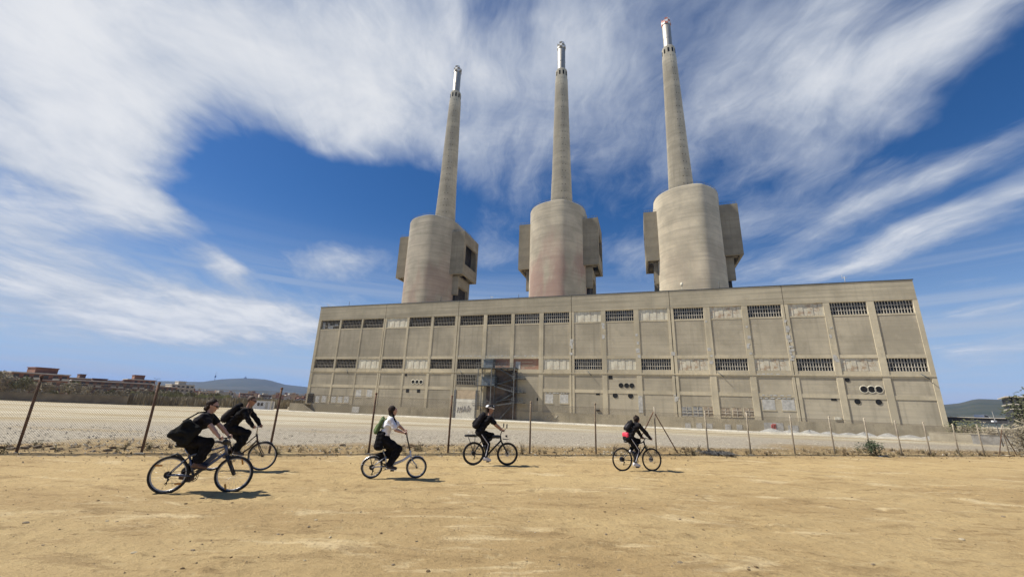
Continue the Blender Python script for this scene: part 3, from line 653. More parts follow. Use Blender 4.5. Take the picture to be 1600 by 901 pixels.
# ------------------------------------------------------------------ three chimneys
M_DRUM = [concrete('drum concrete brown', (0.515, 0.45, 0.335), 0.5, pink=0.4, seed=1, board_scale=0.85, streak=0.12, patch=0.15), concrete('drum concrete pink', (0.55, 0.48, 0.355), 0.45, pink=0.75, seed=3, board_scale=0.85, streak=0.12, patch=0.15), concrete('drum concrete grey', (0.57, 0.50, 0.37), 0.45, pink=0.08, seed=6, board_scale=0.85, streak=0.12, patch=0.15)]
M_BLOCK = concrete('shaft block concrete', (0.33, 0.29, 0.215), 0.35, seed=8, board_scale=0.5, streak=0.4)  # base tone lowered to carry the shade on the blocks' front faces
M_STACK = concrete('stack concrete', (0.50, 0.445, 0.335), 0.35, seed=9, board_scale=0.6, streak=0.55, patch=0.2)
t = MT('dull metal flue'); f = t.noise(0.8, 5, 0.6, (1, 1, 0.1))
M_FLUE = t.done(t.mix(t.ramp(f, 0.35, 0.65), (0.33, 0.30, 0.25), (0.56, 0.52, 0.44)), 0.5, 0.45)
M_CAPW = simple('white cap panel', (0.68, 0.66, 0.62), 0.15, 0.5, 0.7)
M_CAPR = simple('faded red cap panel', (0.42, 0.15, 0.11), 0.3, 0.5, 0.7)
def stadium(r, z, y0, y1, n=64):
    p = []
    for k in range(n+1):
        a = PI + PI*k/n; q = r*(1+.075*math.exp(-((a-1.5*PI-.30)/.30)**2)); p.append((q*math.cos(a), y0+q*math.sin(a), z))  # ridge added to the front arc to sharpen the sunlit-to-shade edge
    for k in range(n+1): a = PI*k/n; p.append((r*math.cos(a), y1+r*math.sin(a), z))
    return p
def chimney(u, idx, label):
    o = thing('chimney', label, 'chimney', SW(u, 80.0), RZ)
    R0 = 12.97
    m = MB(); lv = [(-1, R0), (92.0, R0), (92.5, R0-.25), (92.5, R0-.6), (91.6, R0-.7)]
    vs = []; n_ = 130
    for z, r in lv: vs += stadium(r, z, -9.25, 6.0)
    m.add(vs, [(i*n_+j, i*n_+(j+1) % n_, (i+1)*n_+(j+1) % n_, (i+1)*n_+j) for i in range(len(lv)-1) for j in range(n_)], True)
    vs = stadium(R0-.7, 91.6, -9.25, 6.0); m.add(vs, [tuple(range(n_))])
    m.build('drum', M_DRUM[idx], o)
    # guard rail on the drum rim
    g = MB(); pr = stadium(R0-.35, 93.5, -9.25, 6.0, 24); g.tube(pr, 0.05, 4, closed=True); g.tube([(x, y, 93.0) for x, y, z in pr], 0.04, 4, closed=True)
    for x, y, z in pr[::2]: g.tube([(x, y, 92.4), (x, y, 93.5)], 0.05, 4)
    g.build('railing', M_STEEL, o)
    # side blocks: hollow boxes, open on their outer face
    for sgn, xo in ((-1, 17.57), (1, 19.0)):
        b = MB(); xi = 11.0; y0, y1, z0, z1 = -13.77, 4.2, 64.0, 86.2
        X = lambda a, c: (a, c) if sgn > 0 else (-c, -a)
        def bx(a, c, *r): p, q = X(a, c); b.box(p, q, *r)
        bx(xi, xo, y0, y0+.8, z0, z1); bx(xi, xo, y1-.8, y1, z0, z1)
        bx(xi, xo, y0+.8, y1-.8, z1-1.0, z1); bx(xi, xi+.8, y0+.8, y1-.8, z0, z1-1.0)
        bx(xo-.9, xo, y0+.8, y1-.8, z1-6.0, z1-1.0); bx(xo-.9, xo, y0+.8, y1-.8, z0, z0+5.6)
        bx(xo-.9, xo, y0+.8, y0+2.4, z0+5.6, z1-6.0); bx(xo-.9, xo, y1-1.6, y1-.8, z0+5.6, z1-6.0)
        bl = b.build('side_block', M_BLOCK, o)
        b = MB(); bx(xi+.9, xo-3.4, y0+.9, y1-.9, z0+3.0, z1-1.05); b.build('inner_duct', M_DARK, bl)
        b = MB(); bx(xi+.5, xo-1.5, y0+3.5, y0+4.5, z0+.3, z0+1.6); bx(xi+.5, xo-1.5, y1-4.5, y1-3.5, z0+.3, z0+1.6); b.build('cross_beam', M_BLOCK, bl)
        # lower duct hanging beneath
        b = MB(); xd = xo-3.2
        bx(xi-.5, xd, -11.0, 3.0, 59.0, 63.95); bx(xi-.5, xd, -11.0, -9.8, 54.5, 59.0); bx(xi-.5, xd, 1.2, 3.0, 30, 59.0); bx(xi-.5, xd-1.6, -9.8, 1.2, 54.5, 58.95) if False else None
        b.build('lower_duct', M_BLOCK, o)
        b = MB(); bx(xi-1, xd-1.4, -9.7, 1.1, 30, 58.9); b.build('duct_shaft', M_DARK, o)
        g = MB()
        for k in range(7):
            xx = xi+1+(xo-xi-1.4)*k/6; xx = xx if sgn > 0 else -xx; g.tube([(xx, y0+.3, z1), (xx, y0+.3, z1+1.1)], 0.05, 4)
        xa, xb = X(xi+1, xo-.4); g.tube([(xa, y0+.3, z1+1.1), (xb, y0+.3, z1+1.1)], 0.05, 4); g.tube([((xo-.4)*sgn, y0+.3, z1+1.1), ((xo-.4)*sgn, y1-.3, z1+1.1)], 0.05, 4); g.build('railing', M_STEEL, o)
    s = MB(); prof = [(6.15, 91.5), (5.55, 100), (5.1, 112), (4.72, 124), (4.15, 147), (3.62, 169), (3.42, 178), (3.22, 178.3), (3.18, 183.6), (3.0, 184.1), (2.0, 184.2)]
    s.lathe(prof, 40); s.build('stack', M_STACK, o)
    # vertical ribs and putlog holes of the slipform
    h = MB(); rr = random.Random(idx)
    def rad(z): return np.interp(z, [p[1] for p in prof[:7]], [p[0] for p in prof[:7]])
    for k in range(22):
        z = 95+k*3.9; a = -PI/2 + 0.25 + rr.uniform(-.12, .12); r = rad(z)
        for da in (0, .32): c_, s_ = math.cos(a+da), math.sin(a+da); h.add([((r+.05)*c_+dx*s_, (r+.05)*s_-dx*c_, z+dz) for dx, dz in ((-.14, -.22), (.14, -.22), (.14, .22), (-.14, .22))], [(0, 1, 2, 3), (3, 2, 1, 0)])
    h.build('putlog_hole', M_HOLE, o)['kind'] = 'stuff'
    h = MB()
    for k in range(10):
        a = 2*PI*k/10+.2; c_, s_ = math.cos(a), math.sin(a); r = 3.22
        h.add([(r*c_+dx*s_, r*s_-dx*c_, z) for dx, z in ((-.42, 179.6), (.42, 179.6), (.42, 182.4), (-.42, 182.4))], [(0, 1, 2, 3), (3, 2, 1, 0)])
    h.build('opening', M_HOLE, o)
    s = MB(); s.lathe([(2.1, 184.0), (2.1, 200.0), (2.0, 200.2), (1.6, 200.2)], 28); s.lathe([(2.16, 190), (2.2, 190.2), (2.16, 190.4)], 28); s.build('flue', M_FLUE, o)
    for cm, par, nm in ((M_CAPW, 0, 'cap_panel'), (M_CAPR if idx == 2 else M_BLOCK, 1, 'cap_panel')):
        s = MB(); n_ = 10
        for row in range(3):
            for k in range(n_):
                if (k+row) % 2 != par: continue
                if row == 2 and k % 3 == 0: continue
                a0, a1 = 2*PI*k/n_, 2*PI*(k+1)/n_; z0, z1 = 199.3+row*1.25, 199.3+(row+1)*1.25
                vs = [(r*math.cos(a), r*math.sin(a), z) for z in (z0, z1) for r in (2.22, 2.42) for a in (a0+.01, a1-.01)]
                s.add(vs, [(2,3,7,6),(0,4,5,1),(4,6,7,5),(0,1,3,2),(0,2,6,4),(1,5,7,3)])
        s.build(nm, cm, o)
    return o
chimney(-1.2, 0, 'leftmost of the three giant concrete chimneys, brownish drum seen from its side')
chimney(63.3, 1, 'middle giant chimney with a pinkish stained drum')
chimney(119.3, 2, 'rightmost giant chimney, a grey drum and a red and white checked cap')

# ------------------------------------------------------------------ outside stair
sr = thing('stair_tower', 'grey steel stair tower with zigzag flights and cabins against the station wall', 'stairs', SW(61.5, -1.6, 0), RZ)
m = MB()
xs = (-4.6, -0.9, 5.2)
for x in xs:
    for y in (-1.5, 1.35): m.beam((x, y, -0.8), (x, y, 13.0 if x != xs[0] else 12.9), .17, .17)
m.build('post', M_STEEL, sr)
M_GRATE = simple('grey steel deck', (0.085, 0.09, 0.09), 0.3, 2, 0.7, 0.3)
M_CABIN = simple('blue grey cabin sheet', (0.15, 0.175, 0.19), 0.25, 1, 0.6, 0.2)
def deckp(name, x0, x1, z, rail=True, y0=-1.6, y1=1.4):
    m = MB(); m.box(x0, x1, y0, y1, z-.16, z); d_ = m.build(name, M_GRATE, sr)
    if rail:
        r_ = MB()
        for zz in (.55, 1.1): r_.beam((x0, y0+.05, z+zz), (x1, y0+.05, z+zz), .06, .06); r_.beam((x0+.03, y0, z+zz), (x0+.03, y1, z+zz), .06, .06)
        for k in range(int((x1-x0)/0.9)+1): r_.beam((x0+k*.9, y0+.05, z), (x0+k*.9, y0+.05, z+1.1), .05, .05)
        r_.build('railing', M_STEEL, d_)
deckp('platform', -5.4, 5.6, 12.9); deckp('platform', -5.5, -0.4, 8.45); deckp('platform', -5.6, -1.0, 3.4)
for z in (10.3, 6.9, 4.4): deckp('landing', 4.6, 7.6, z, True, -1.3, 1.3)
def flight(p, q, y):
    m = MB(); p = Vector(p); q = Vector(q)
    for yy in (y-.45, y+.45): m.beam((p.x, yy, p.z), (q.x, yy, q.z), .08, .3); m.beam((p.x, yy, p.z+1), (q.x, yy, q.z+1), .06, .06)
    n_ = max(4, int(abs(q.z-p.z)/.19))
    for k in range(n_): f = (k+.5)/n_; c = p.lerp(q, f); m.box(c.x-.14, c.x+.14, y-.42, y+.42, c.z-.02, c.z+.02)
    m.build('flight', M_GRATE, sr)
flight((0.6, 0, 12.8), (5.4, 0, 10.3), -.6); flight((5.0, 0, 10.2), (-1.0, 0, 8.5), .6)
flight((-0.8, 0, 8.4), (5.0, 0, 6.9), -.6); flight((5.0, 0, 6.8), (-1.0, 0, 3.6), .6); flight((-0.8, 0, 3.3), (5.0, 0, 4.3), -.6); flight((4.8, 0, 4.2), (0.4, 0, -.5), .6)
for z0, z1, x0, x1 in ((12.9, 15.0, -3.6, -1.0), (8.45, 10.5, -3.8, -0.3)):
    m = MB(); m.box(x0, x1, -0.6, 1.3, z0+.01, z1); m.box(x0-.25, x1+.3, -.9, 1.4, z1, z1+.12); m.build('cabin', M_CABIN, sr)
m = MB(); m.box(-3.2, 5.0, 1.45, 1.52, .3, 8.3); m.box(-1.0, 5.0, 1.45, 1.52, 8.35, 12.6); m.build('shade_sheet', simple('dark shade sheet', (0.10, 0.075, 0.058), 0.5, 0.5, 0.8), sr)  # dark sheet added to paint the shade on the wall behind the stairs

# pale kerb in front of the hall and heaps of pale gravel by its right end
k_ = MB()
pts = [(-14 + i*3.0) for i in range(62)]
for i, u in enumerate(pts[:-1]):
    n0 = -9.5
    p, q = SW(u, n0), SW(pts[i+1], n0)
    zz = GZ(p.x, p.y)
    vs = []
    for uu, in ((u,), (pts[i+1],)):
        for dn, dz in ((-1.0, -0.25), (-0.3, 0.30), (0.6, 0.30), (1.0, -0.25)):
            P_ = SW(uu, n0+dn); vs.append((P_.x, P_.y, GZ(P_.x, P_.y)+dz))
    k_.add(vs, [(0, 4, 5, 1), (1, 5, 6, 2), (2, 6, 7, 3)])
tag(k_.build('kerb', simple('pale cracked concrete kerb', (0.50, 0.465, 0.375), 0.2, 0.5, 0.9)), kind='structure')
M_HEAP = simple('pale blue grey gravel', (0.34, 0.335, 0.31), 0.22, 1.4, 0.95, bump=0.5)
def heap_mesh(seed):
    m = MB(); nr_, na = 8, 20; vs = []
    for i in range(nr_+1):
        r = i/nr_
        for j in range(na):
            a = 2*PI*j/na; k = 1+0.25*float(vnoise(np.array(math.cos(a)*2+seed*5), np.array(math.sin(a)*2), seed))
            z = (1-r*r)*(1-.3*r)*(1+.2*math.sin(a*3+seed)) - .12
            vs.append((r*k*math.cos(a), r*k*math.sin(a), z))
    m.add(vs, [(i*na+j, (i+1)*na+j, (i+1)*na+(j+1) % na, i*na+(j+1) % na) for i in range(nr_) for j in range(na)], True)
    return m.mesh('gravel_heap', M_HEAP)
HM = [heap_mesh(i) for i in range(3)]
for i in range(10):
    p = SW(122.5+i*3.25+rng.uniform(-.4, .4), -3.2); o = mesh_ob('gravel_heap', HM[i % 3], None, (p.x, p.y, GZ(p.x, p.y)-0.1))
    o.scale = (rng.uniform(2.1, 2.8), 2.2, rng.uniform(0.65, 0.95)); o.rotation_euler = (0, 0, RZ)
    tag(o, 'pale grey gravel heap in the row along the right foot of the station', 'gravel heap', 'gravel heaps along the station foot')
# ------------------------------------------------------------------ boundary fence
def FP(s, t, z=None):
    x = FE[0]*s+FN[0]*t; y = FE[1]*s+FN[1]*t
    return Vector((x, y, GZ(x, y) if z is None else z))
POSTS = [(-9.75,2.21),(-6.77,2.16),(-3.26,2.15),(-0.12,2.11),(2.69,2.13),(5.93,2.03),(8.85,2.06),(11.78,2.0),(14.53,1.91),(16.97,1.93),(19.69,1.89),(22.35,1.89),(24.91,1.87),(27.28,1.79),(29.6,1.78),(32.05,1.72),(34.33,1.74),(36.7,1.67)]
FROT = math.atan2(FE[1], FE[0])
M_PRUST = simple('rusty fence post', (0.115, 0.058, 0.032), 0.5, 5.0, 0.85, bump=0.4)
M_PPALE = simple('pale weathered fence post', (0.33, 0.285, 0.215), 0.3, 3.0, 0.9, bump=0.3)
M_PMID = simple('brown grey fence post', (0.20, 0.15, 0.10), 0.35, 3.0, 0.9, bump=0.3)
t = MT('old chain link wire'); M_WIRE = t.done((0.22, 0.175, 0.125), 0.6, 0.35)
fen = thing('wire_fence', 'long chain link fence on rusty and pale posts along the dirt track', 'fence', FP(0, FENCE_T, 0), FROT)
def GF(s): return GZ(*FP(s, FENCE_T, 0)[:2])
allp = [(-19.4, 2.2), (-16.2, 2.2), (-12.95, 2.2)] + POSTS + [(39.0, 1.65), (41.4, 1.65), (43.8, 1.6)]
pr = random.Random(3)
for i, (s, h) in enumerate(allp):
    k = i-3
    mat = M_PRUST if k < 5 else (M_PMID if k in (5, 6) else M_PPALE)
    m = MB(); r = 0.036 if k < 5 else 0.034
    lean = pr.uniform(-.03, .03); z0 = GF(s)-0.25
    m.tube([(s, 0, z0), (s+lean*.5, 0.01, h*.5), (s+lean, 0.02*pr.uniform(-1, 1), h)], [r, r, r*.95], 10)
    o = m.build('post', mat, fen)
    c = MB(); c.lathe([(r*1.15, h-.05), (r*1.2, h), (r*.6, h+.02), (.002, h+.022)], 10, c=(s+lean, 0)); c.build('post_cap', mat, o)
    if k in (7, 17):
        for sg in (-1, 1):
            b = MB(); e = 1.2 if k == 7 else 0.9
            b.tube([(s, 0.03, h-0.18), (s+sg*e*.98, 0.05, GF(s+sg*e)-.05)], 0.024, 8); b.build('brace', M_PRUST, fen)
# knotted wire: straight diagonal strands woven between neighbouring posts
def strand(m, p, q, r):
    p, q = Vector(p), Vector(q); d = (q-p).normalized(); a = Vector((0, 1, 0)); b = d.cross(a)
    vs = [c+x for c in (p, q) for x in (a*r, b*r*.87-a*r*.5, -b*r*.87-a*r*.5)]
    m.add(vs, [(0, 3, 4, 1), (1, 4, 5, 2), (2, 5, 3, 0)])
for (s0, h0), (s1, h1) in zip(allp[:-1], allp[1:]):
    m = MB(); zb = max(GF(s0), GF(s1))+0.03; zt = min(h0, h1)-0.12; H_ = zt-zb; wd = 0.06; r = 0.0027; W_ = s1-s0
    n_ = int((W_+H_)/wd)
    sag = pr.uniform(-.04, .05)
    for k in range(n_):
        a = -H_+k*wd
        for fl in (0, 1):
            x0, x1 = a, a+H_; z0, z1 = 0.0, H_
            if x0 < 0: z0 = -x0; x0 = 0
            if x1 > W_: z1 = H_-(x1-W_); x1 = W_
            if z1-z0 < .02: continue
            if fl: z0, z1 = H_-z0, H_-z1
            xm, zm = (x0+x1)/2, (z0+z1)/2; bulge = sag*math.sin(PI*xm/W_)
            A_ = (s0+x0, -.045, zb+z0); B_ = (s0+xm, -.045+bulge, zb+zm); C_ = (s0+x1, -.045, zb+z1)
            strand(m, A_, B_, r); strand(m, B_, C_, r)
    o = m.build('wire_mesh', M_WIRE, fen)
    w_ = MB()
    for z in (zt, zb+H_*.5): w_.tube([(s0, -.04, z), ((s0+s1)/2, -.04, z-.03), (s1, -.04, z)], 0.0026, 4)
    w_.build('tension_wire', M_WIRE, fen)

# dry weeds along the foot of the fence
M_WEED = simple('dry brown weed', (0.115, 0.078, 0.038), 0.45, 3.0, 0.9)
M_WEED2 = simple('dull olive weed', (0.095, 0.088, 0.036), 0.4, 3.0, 0.9)
def weed_mesh(seed, mat, h=0.32, n=9):
    r = random.Random(seed); m = MB()
    for k in range(n):
        a = r.uniform(0, 6.28); l = h*r.uniform(.45, 1.15); sp = r.uniform(.1, .55)*l
        p0 = Vector((r.uniform(-.06, .06), r.uniform(-.06, .06), -.02)); p1 = p0+Vector((math.cos(a)*sp*.4, math.sin(a)*sp*.4, l*.55)); p2 = p0+Vector((math.cos(a)*sp, math.sin(a)*sp, l))
        m.tube([p0, p1, p2], [.006, .005, .003], 4)
        for j in range(6):
            q = p0.lerp(p1, r.random()) if r.random() < .4 else p1.lerp(p2, r.random()); b = r.uniform(0, 6.28); s_ = r.uniform(.025, .06)
            d = Vector((math.cos(b), math.sin(b), r.uniform(-.3, .6)))*s_; e = Vector((-math.sin(b), math.cos(b), .3))*s_*.45
            m.add([q, q+d*.5+e, q+d, q+d*.5-e], [(0, 1, 2, 3)])
    return m.mesh('dry_weed', mat)
WM = [weed_mesh(i, M_WEED if i % 3 else M_WEED2, 0.22+.035*(i % 4)) for i in range(7)]
wr = random.Random(12)
k = 0
while k < 170:
    s = wr.uniform(-11, 37); d = 0.2+0.8*float(vnoise(np.array(s*.6), np.array(0.), 9))
    if wr.random() > d: continue
    t_ = FENCE_T+wr.gauss(0.15, 0.38) if s > 9 or wr.random() < .55 else FENCE_T+wr.uniform(.2, 2.8)
    p = FP(s, t_); o = mesh_ob('dry_weed', WM[wr.randrange(7)], None, p); f = wr.uniform(.4, 1.05); o.scale = (f, f, f*wr.uniform(.7, 1.1)); o.rotation_euler = (wr.uniform(-.2, .2), wr.uniform(-.2, .2), wr.uniform(0, 6.28))
    tag(o, 'dry brown weed tuft growing along the foot of the wire fence', 'weed', 'dry weeds along the wire fence'); k += 1
# low stubble and litter of dead leaves in the strip
def litter(name, n, area, mat, seed, sz):
    r = np.random.default_rng(seed); m = MB()
    S_ = r.uniform(area[0], area[1], n); T_ = r.normal(area[2], area[3], n); X = FE[0]*S_+FN[0]*T_; Y = FE[1]*S_+FN[1]*T_; Z = gheight(X, Y)
    for x, y, z in zip(X, Y, Z):
        a = r.uniform(0, 6.28); q = sz*r.uniform(.4, 1.3); c, s_ = math.cos(a)*q, math.sin(a)*q; u = q*r.uniform(.2, 1.3)
        m.add([(x-c, y-s_, z), (x+s_*.5, y-c*.5, z+u*.6), (x+c, y+s_, z+u), (x-s_*.4, y+c*.4, z+u*.4)], [(0, 1, 2, 3)])
    return tag(m.build(name, mat), kind='stuff')
tag(litter('dead_leaves', 5200, (-12, 38, 17.0, 1.1), M_WEED, 4, 0.045), 'brown dead leaves and stubble littering the strip under the wire fence', 'litter')
# dark green shrub, tangle of grey netting, pale rags
M_SHRUB = simple('dark green needles', (0.035, 0.055, 0.02), 0.5, 3.0, 0.8)
def bushy(n, rx, ry, rz, leaf, seed, mat, name, parent=None, loc=(0, 0, 0), lumps=7, up=0.0, thin=0.35):
    r = random.Random(seed); m = MB()
    L_ = [(Vector((r.gauss(0, .42)*rx, r.gauss(0, .42)*ry, rz*r.uniform(.25, .95))), r.uniform(.25, .5)) for _ in range(lumps)]
    for _ in range(n):
        c, s_ = r.choice(L_); d = Vector((r.gauss(0, 1), r.gauss(0, 1), r.gauss(0, 1))).normalized()*(r.random()**.4)*s_
        p = Vector((c.x+d.x*rx, c.y+d.y*ry, max(0.0, c.z+d.z*rz)))
        a = Vector((r.gauss(0, 1), r.gauss(0, 1), r.gauss(0, 1)+up)).normalized()*leaf*r.uniform(.5, 1.3); b = a.orthogonal().normalized()*leaf*thin*r.uniform(.6, 1.2)
        m.add([p-a, p+b, p+a, p-b], [(0, 1, 2, 3)])
    return m.build(name, mat, parent, loc)
sh = thing('shrub', 'small dark green shrub on the ground beside the fence, right half', 'shrub', FP(24.6, 15.95))
bushy(900, .75, .45, .62, .07, 3, M_SHRUB, 'foliage', sh, lumps=9, up=1.2)
m = MB()
for k in range(7): a = k*.9; m.tube([(0, 0, -.03), (.5*math.cos(a), .3*math.sin(a), .4)], [.015, .006], 5)
m.build('stem', M_WEED, sh)
M_NET = simple('grey netting', (0.16, 0.155, 0.145), 0.35, 5, 0.9)
m = MB(); rr = random.Random(6)
for k in range(60):
    c = Vector((rr.gauss(0, .32), rr.gauss(0, .16), 0)); pts = []
    for j in range(7): pts.append(c+Vector((rr.gauss(0, .18), rr.gauss(0, .12), abs(rr.gauss(.07, .06)))))
    m.tube(pts, .009, 4)
p = FP(14.75, 15.95); tag(m.build('netting', M_NET, None, p), 'tangle of grey netting dumped at the foot of a fence post', 'netting')
p = FP(24.98, 15.7); o = mesh_ob('pale_stone', ST[5], None, p+Vector((0, 0, .04))); o.scale = (.16, .1, .09); tag(o, 'white stone lying against the dark green shrub', 'stone')
p = FP(37.4, 15.9); o = mesh_ob('pale_stone', ST[6], None, p+Vector((0, 0, .05))); o.scale = (.35, .2, .12); tag(o, 'large pale slab by the braced fence post near the right edge', 'stone')
p = FP(35.6, 15.9); o = mesh_ob('pale_stone', ST[4], None, p+Vector((0, 0, .03))); o.scale = (.4, .22, .08); tag(o, 'flat pale slab left of the braced fence post near the right edge', 'stone')
for s, nm in ((-6.7, 'white concrete lump at the foot of the second rusty post from the left'), (16.7, 'pale lump of rubble beside a pale fence post right of the netting')):
    p = FP(s, 16.05); o = mesh_ob('pale_stone', ST[5], None, p+Vector((0, 0, .02))); o.scale = (.18, .1, .07); tag(o, nm, 'stone')
# broken rubble pile of brick lumps behind the fence near the folding bicycle
rb = random.Random(21)
for k in range(56):
    s = rb.gauss(1.2, .95) if k < 26 else rb.gauss(-9.0, 1.3); p = FP(s, 18.3+rb.gauss(0, .55) if k < 26 else 17.1+rb.gauss(0, .3)); q = rb.uniform(.035, .11)
    o = mesh_ob('earth_clod', ST[7+k % 3] if k % 2 else ST[k % 4], None, p+Vector((0, 0, q*.35))); o.scale = (q*1.4, q, q*.9); o.rotation_euler = (0, 0, rb.uniform(0, 6.28))
    tag(o, 'brown lump of rubble lying in a low heap behind the wire fence', 'rubble lump', 'rubble lumps behind the fence')
# ------------------------------------------------------------------ far background
def AZ(az, d, z=None):
    a = math.radians(az); x, y = d*math.sin(a), d*math.cos(a)
    return Vector((x, y, GZ(x, y) if z is None else z))
def EZ(el, d): return EYE + d*math.tan(math.radians(el))
def hill(name, prof, r0, rp, r1, mat, seed, amp):
    a0, a1 = prof[0][0], prof[-1][0]; na, nr_ = 150, 26
    AA = np.linspace(a0, a1, na); RR = np.linspace(r0, r1, nr_)
    A_, R_ = np.meshgrid(AA, RR); E_ = np.interp(A_, [p[0] for p in prof], [p[1] for p in prof])
    hp = EYE + rp*np.tan(np.radians(E_)) + 1.25
    k = np.where(R_ < rp, sst((R_-r0)/(rp-r0)), sst((r1-R_)/(r1-rp)))
    X = R_*np.sin(np.radians(A_)); Y = R_*np.cos(np.radians(A_))
    Z = -1.3 + hp*k*(1+amp*fbm(X/rp*14, Y/rp*14, 5, seed)*(1-.75*k))
    v = np.stack([X, Y, Z], -1).reshape(-1, 3); i = (np.arange(nr_-1)[:, None]*na+np.arange(na-1)[None]).reshape(-1)
    me = bpy.data.meshes.new(name); me.from_pydata(v.tolist(), [], np.stack([i, i+1, i+1+na, i+na], -1).tolist())
    me.polygons.foreach_set('use_smooth', [True]*len(me.polygons)); me.materials.append(mat)
    return tag(mesh_ob(name, me), kind='structure')
t = MT('wooded hillside'); f = t.noise(0.004, 8, 0.7); f2 = t.noise(0.03, 5, 0.7)
c = t.mix(t.ramp(f, 0.4, 0.62), (0.028, 0.036, 0.02), (0.055, 0.056, 0.036)); c = t.mix(t.math('MULTIPLY', t.ramp(f2, 0.62, 0.72), 0.5), c, (0.15, 0.14, 0.12))
M_HILL = t.done(c, 0.95)
hill('hills', [(-88,-.2),(-80,.5),(-70,.9),(-62,1.15),(-55,1.3),(-48,1.25),(-42,1.3),(-38.5,1.5),(-36.7,1.56),(-35.5,1.62),(-34.8,1.86),(-33.98,1.98),(-33,2.1),(-32.17,2.2),(-31,2.2),(-29.8,2.2),(-28.8,1.95),(-27.9,1.76),(-26.5,1.68),(-25.4,1.62),(-22,1.35),(-16,1.2),(-8,1.1),(5,.8),(14,.3),(20,-.2)], 3000, 6000, 7600, M_HILL, 5, 0.5)
hill('hills', [(22,-.2),(28,.5),(36,1.2),(42,1.4),(46,1.62),(46.9,1.74),(48,2.1),(49.6,2.05),(50.8,1.95),(53,2.1),(58,1.8),(70,1.6),(80,.7),(86,-.2)], 900, 2100, 3000, M_HILL, 9, 0.6)

M_BR = [simple('brick red wall', (0.235, 0.115, 0.075), 0.2, .3, 0.9), simple('dark brown wall', (0.15, 0.085, 0.06), 0.2, .3, 0.9), simple('cream rendered wall', (0.47, 0.42, 0.34), 0.15, .3, 0.9), simple('grey beige wall', (0.36, 0.33, 0.28), 0.15, .3, 0.9), simple('ochre wall', (0.40, 0.28, 0.17), 0.2, .3, 0.9)]
M_WIN = simple('dark window glass', (0.03, 0.033, 0.038), 0.4, 1.0, 0.3)
M_SLAB = simple('pale balcony concrete', (0.48, 0.44, 0.38), 0.15, .5, 0.9)
M_TILE = simple('terracotta roof tiles', (0.30, 0.14, 0.085), 0.2, .6, 0.9)
def apartment(az, d, w_, depth, h, floors, bays, mat, label, yaw=0.0, pent=None, z0=None, roofm=None):
    p = AZ(az, d); 
    if z0 is not None: p.z = z0
    o = thing('apartment_block', label, 'building', p, -math.radians(az)+yaw)
    m = MB(); m.box(-w_/2, w_/2, 0, depth, -1.5, h); m.build('wall', mat, o)
    m = MB(); m.box(-w_/2-.3, w_/2+.3, -.4, depth+.3, h+.01, h+.5)
    rf = m.build('roof', roofm or M_SLAB, o)
    if pent:
        for (x0, x1, ph) in pent: q = MB(); q.box(x0, x1, 2, depth*.7, h+.5, h+.5+ph); q.box(x0-.3, x1+.3, 1.7, depth*.7+.3, h+.5+ph, h+.8+ph); q.build('penthouse', mat, rf)
    fh = h/floors; bw = w_/bays; k = 0
    for f_ in range(floors):
        b = MB(); b.box(-w_/2+.3, w_/2-.3, -1.1, -.02, f_*fh+.05, f_*fh+.25); 
        for q in range(bays): 
            if (q+f_) % 3: b.box(-w_/2+q*bw+.4, -w_/2+(q+1)*bw-.4, -1.1, -1.0, f_*fh+.25, f_*fh+1.1)
        if f_ > 0: b.build('balcony', M_SLAB if mat not in (M_BR[1],) else M_BR[3], o)
        for q in range(bays):
            if k >= 90: continue
            x = -w_/2+(q+.5)*bw; a = MB(); a.box(x-bw*.27, x+bw*.27, -.06, .2, f_*fh+.7, f_*fh+fh*.82); a.build('window', M_WIN, o); k += 1
    return o
apartment(-47.85, 300, 20, 14, 11.0, 4, 6, M_BR[0], 'red brick apartment block at the far left rising behind bare trees', .35, [(-2, 6, 2.4)])
apartment(-42.9, 330, 34, 14, 9.4, 3, 11, M_BR[1], 'long dark brown apartment block with rows of arched windows behind the trees', .1, [(-9, -3, 1.0), (4, 8, .8)])
apartment(-40.9, 390, 15, 14, 13.0, 4, 5, M_BR[0], 'red apartment block with a square rooftop hut beyond the long brown block', .2, [(-4, 1.5, 2.6)])
apartment(-37.45, 420, 15, 14, 11.6, 4, 5, M_BR[2], 'cream apartment block with stepped roof left of the hill', .3, [(-3, 2, 2.2)])
apartment(-38.7, 400, 11, 12, 9.2, 3, 4, M_BR[0], 'low red block in front of the cream apartment block', .1)
apartment(-31.5, 620, 15, 12, 9.5, 3, 5, M_BR[0], 'red block on the distant plain under the hill peak', .1)
apartment(-33.5, 640, 16, 12, 10.0, 3, 5, M_BR[2], 'pale block on the distant plain left of the red one', -.1)
apartment(-35.2, 560, 14, 12, 8.2, 3, 5, M_BR[4], 'ochre block on the distant plain under the lattice tower', .1)
apartment(-29.6, 640, 13, 12, 8.6, 3, 5, M_BR[1], 'brown block on the distant plain right of the red one', .1)
apartment(-46.35, 360, 9, 12, 9.6, 3, 4, M_BR[3], 'narrow grey block between the far left red block and the long brown block', .1)
apartment(-45.1, 400, 16, 12, 12.2, 4, 6, M_BR[1], 'tall brown block with a white roof hut rising behind the long brown block', .2, [(-2, 1, 2.2)])
apartment(-43.4, 410, 15, 12, 11.6, 4, 6, M_BR[0], 'red block with a tiled roof behind the middle of the long brown block', .0, None, None, M_TILE)
apartment(-39.6, 460, 13, 12, 11.2, 4, 5, M_BR[3], 'grey block just left of the second fence post, behind the trees', .1)
apartment(-49.6, 330, 14, 12, 10.0, 4, 5, M_BR[3], 'grey beige block behind the tall bare trees at the left edge', .2)
